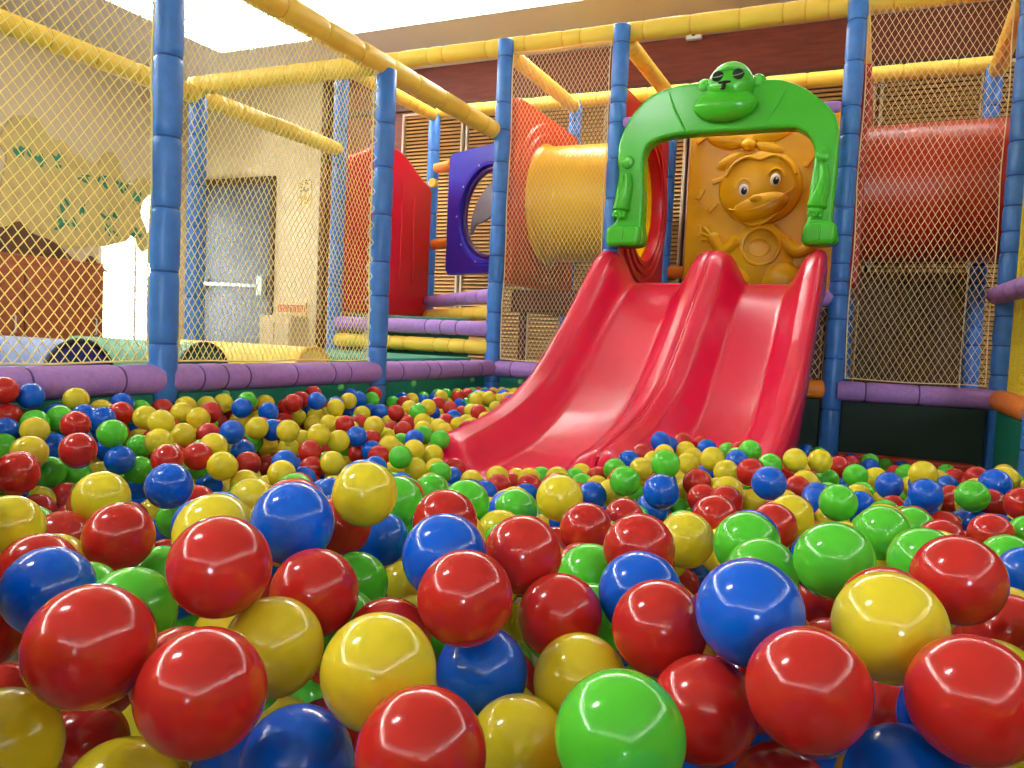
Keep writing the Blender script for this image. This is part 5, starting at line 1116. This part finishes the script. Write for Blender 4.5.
MB().path_tube([(1.392 + .098 * math.cos(a), Y0 - .042, 1.40 + .105 * math.sin(a)) for a in np.linspace(0, 2 * PI, 40, endpoint=False)], .011, 8, closed=True).build('belly_ring', M['relief'], bd)
MB().path_tube([(1.385 + .055 * math.cos(a), Y0 - .046, 1.395 + .05 * math.sin(a)) for a in np.linspace(0, 2 * PI, 30, endpoint=False)], .006, 8, closed=True).build('belly_ring', M['relief'], bd)
for s_, sh_, el, hn in ((-1, (1.27, 1.44), (1.19, 1.38), (1.13, 1.455)), (1, (1.50, 1.44), (1.58, 1.37), (1.66, 1.42))):
    am = MB().path_tube([(p[0], Y0 - .008, p[1]) for p in spline([sh_, el, hn], 8, closed=False)], lambda t_: .040 - .012 * t_, 14).build('arm', M['relief'], rp)
    MB().blob((hn[0], Y0 - .012, hn[1]), (.036, .026, .034), 18, 12).build('palm', M['relief'], am)
    for a, L in ((2.75, .055), (2.30, .062), (1.85, .058), (3.35, .045)):
        a = a if s_ < 0 else PI - a
        MB().path_tube([(hn[0] + r_ * math.cos(a), Y0 - .014, hn[1] + r_ * math.sin(a)) for r_ in (.02, .02 + L * .5, .02 + L)], lambda t_: .013 - .004 * t_, 10).build('finger', M['relief'], am)
for x, z, r_ in ((1.50, 1.215, (.105, .055, .11)), (1.26, 1.20, (.105, .055, .10))):
    lg = MB().blob((x, Y0 - .006, z), r_, 28, 16).build('leg', M['relief'], rp)
for x, z, a in ((.98, 1.715, 1.1), (1.065, 1.625, .9), (.965, 2.08, .6), (1.655, 1.90, 1.0), (.985, 1.47, 1.57), (1.72, 1.70, .4), (.96, 1.28, 1.2), (1.09, 1.80, .3)):
    dx, dz = .040 * math.cos(a), .040 * math.sin(a); px_, pz_ = -.016 * math.sin(a), .016 * math.cos(a)
    MB().prism([(x + i * dx + j * px_, 1.086, z + i * dz + j * pz_) for i, j in ((-1, -1), (1, -1), (1, 1), (-1, 1))], (0, -.020, 0)).build('confetti_bar', M['relief'], rp, smooth=40, bevel=.006)

for o in [c for c in rp.children if c.name.split('.')[0] not in ('panel_board', 'confetti_bar')]:
    for k in [o] + list(o.children) + [g for c in o.children for g in c.children]:
        for v in k.data.vertices:
            v.co.x = 1.375 + (v.co.x - 1.375) * 1.2; v.co.z = 1.70 + (v.co.z - 1.70) * 1.14; v.co.y = Y0 + (v.co.y - Y0) * 1.15

# ---------------------------------------------------------------- the balls
def ball_mesh(name, m, seg=40, rng=24, seam=True):
    b = MB(); r = .035
    b.blob((0, 0, 0), (r, r, r), seg, rng)
    o = b.build(name, m, smooth=0)
    me = o.data
    me.polygons.foreach_set('use_smooth', [True] * len(me.polygons))
    if seam:
        for v in me.vertices:
            if abs(v.co.z) < 1e-5: v.co *= 1.004
    bpy.data.objects.remove(o); return me
MESH = {c: ball_mesh('plastic_ball', M['ball_' + c]) for c in 'RYGB'}
NAMES = {'R': 'red', 'Y': 'yellow', 'G': 'green', 'B': 'blue'}
proto = {}
for line in BALLS.strip().split('\n'):
    c, x, y, z, g, label = line.split(',', 5)
    if c not in proto:
        o = bpy.data.objects.new('pit_ball', MESH[c]); proto[c] = o
    else: o = proto[c].copy()
    COL.objects.link(o)
    o.location = (int(x) / 10000, int(y) / 10000, int(z) / 10000)
    o.rotation_euler = (random.uniform(0, 6.28), random.uniform(0, 6.28), 0)
    tag(o, label, 'ball', 'individual plastic balls in the pit')
# all the smaller balls between and behind them
def many(data):
    import numpy as np
    hi, lo = [], []
    for item in data.split(';'):
        if not item: continue
        c = 'RYGB'.index(item[0]); x, y, z = (int(v) / 10000 for v in item[1:].split(','))
        (hi if (x - 2.13) ** 2 + (y + 4.3) ** 2 < 1.7 else lo).append((c, x, y, z))
    me = bpy.data.meshes.new('loose_balls'); V, Fc, mi = [], [], []; base = 0
    for lst, seg, rg in ((hi, 32, 18), (lo, 16, 10)):
        t = MB().blob((0, 0, 0), (.035, .035, .035), seg, rg); tv = np.array([tuple(v) for v in t.v])
        for c, x, y, z in lst:
            V.append(tv + np.array((x, y, z))); Fc.extend(tuple(i + base for i in f) for f in t.f); mi.extend([c] * len(t.f)); base += len(tv)
    me.from_pydata(np.concatenate(V).tolist(), [], Fc)
    for c in 'RYGB': me.materials.append(M['ball_' + c])
    me.polygons.foreach_set('material_index', mi); me.polygons.foreach_set('use_smooth', [True] * len(mi))
    bm = bmesh.new(); bm.from_mesh(me); bmesh.ops.recalc_face_normals(bm, faces=bm.faces); bm.to_mesh(me); bm.free()
    o = bpy.data.objects.new('loose_balls', me); COL.objects.link(o)
    tag(o, 'mass of smaller red, yellow, green and blue plastic balls filling the pit', 'balls', kind='stuff')
many(LOOSE)

# ---------------------------------------------------------------- light and colour management
w = bpy.data.worlds.new('world'); scene.world = w; w.use_nodes = True
w.node_tree.nodes['Background'].inputs['Color'].default_value = (.85, .92, 1, 1); w.node_tree.nodes['Background'].inputs['Strength'].default_value = .4
scene.view_settings.view_transform = 'Standard'; scene.view_settings.look = 'None'
scene.view_settings.exposure = EXPO; scene.view_settings.gamma = 1.0; scene.view_settings.use_curve_mapping = False
scene.cycles.use_denoising = True
scene.cycles.max_bounces = 8; scene.cycles.diffuse_bounces = 4; scene.cycles.glossy_bounces = 3
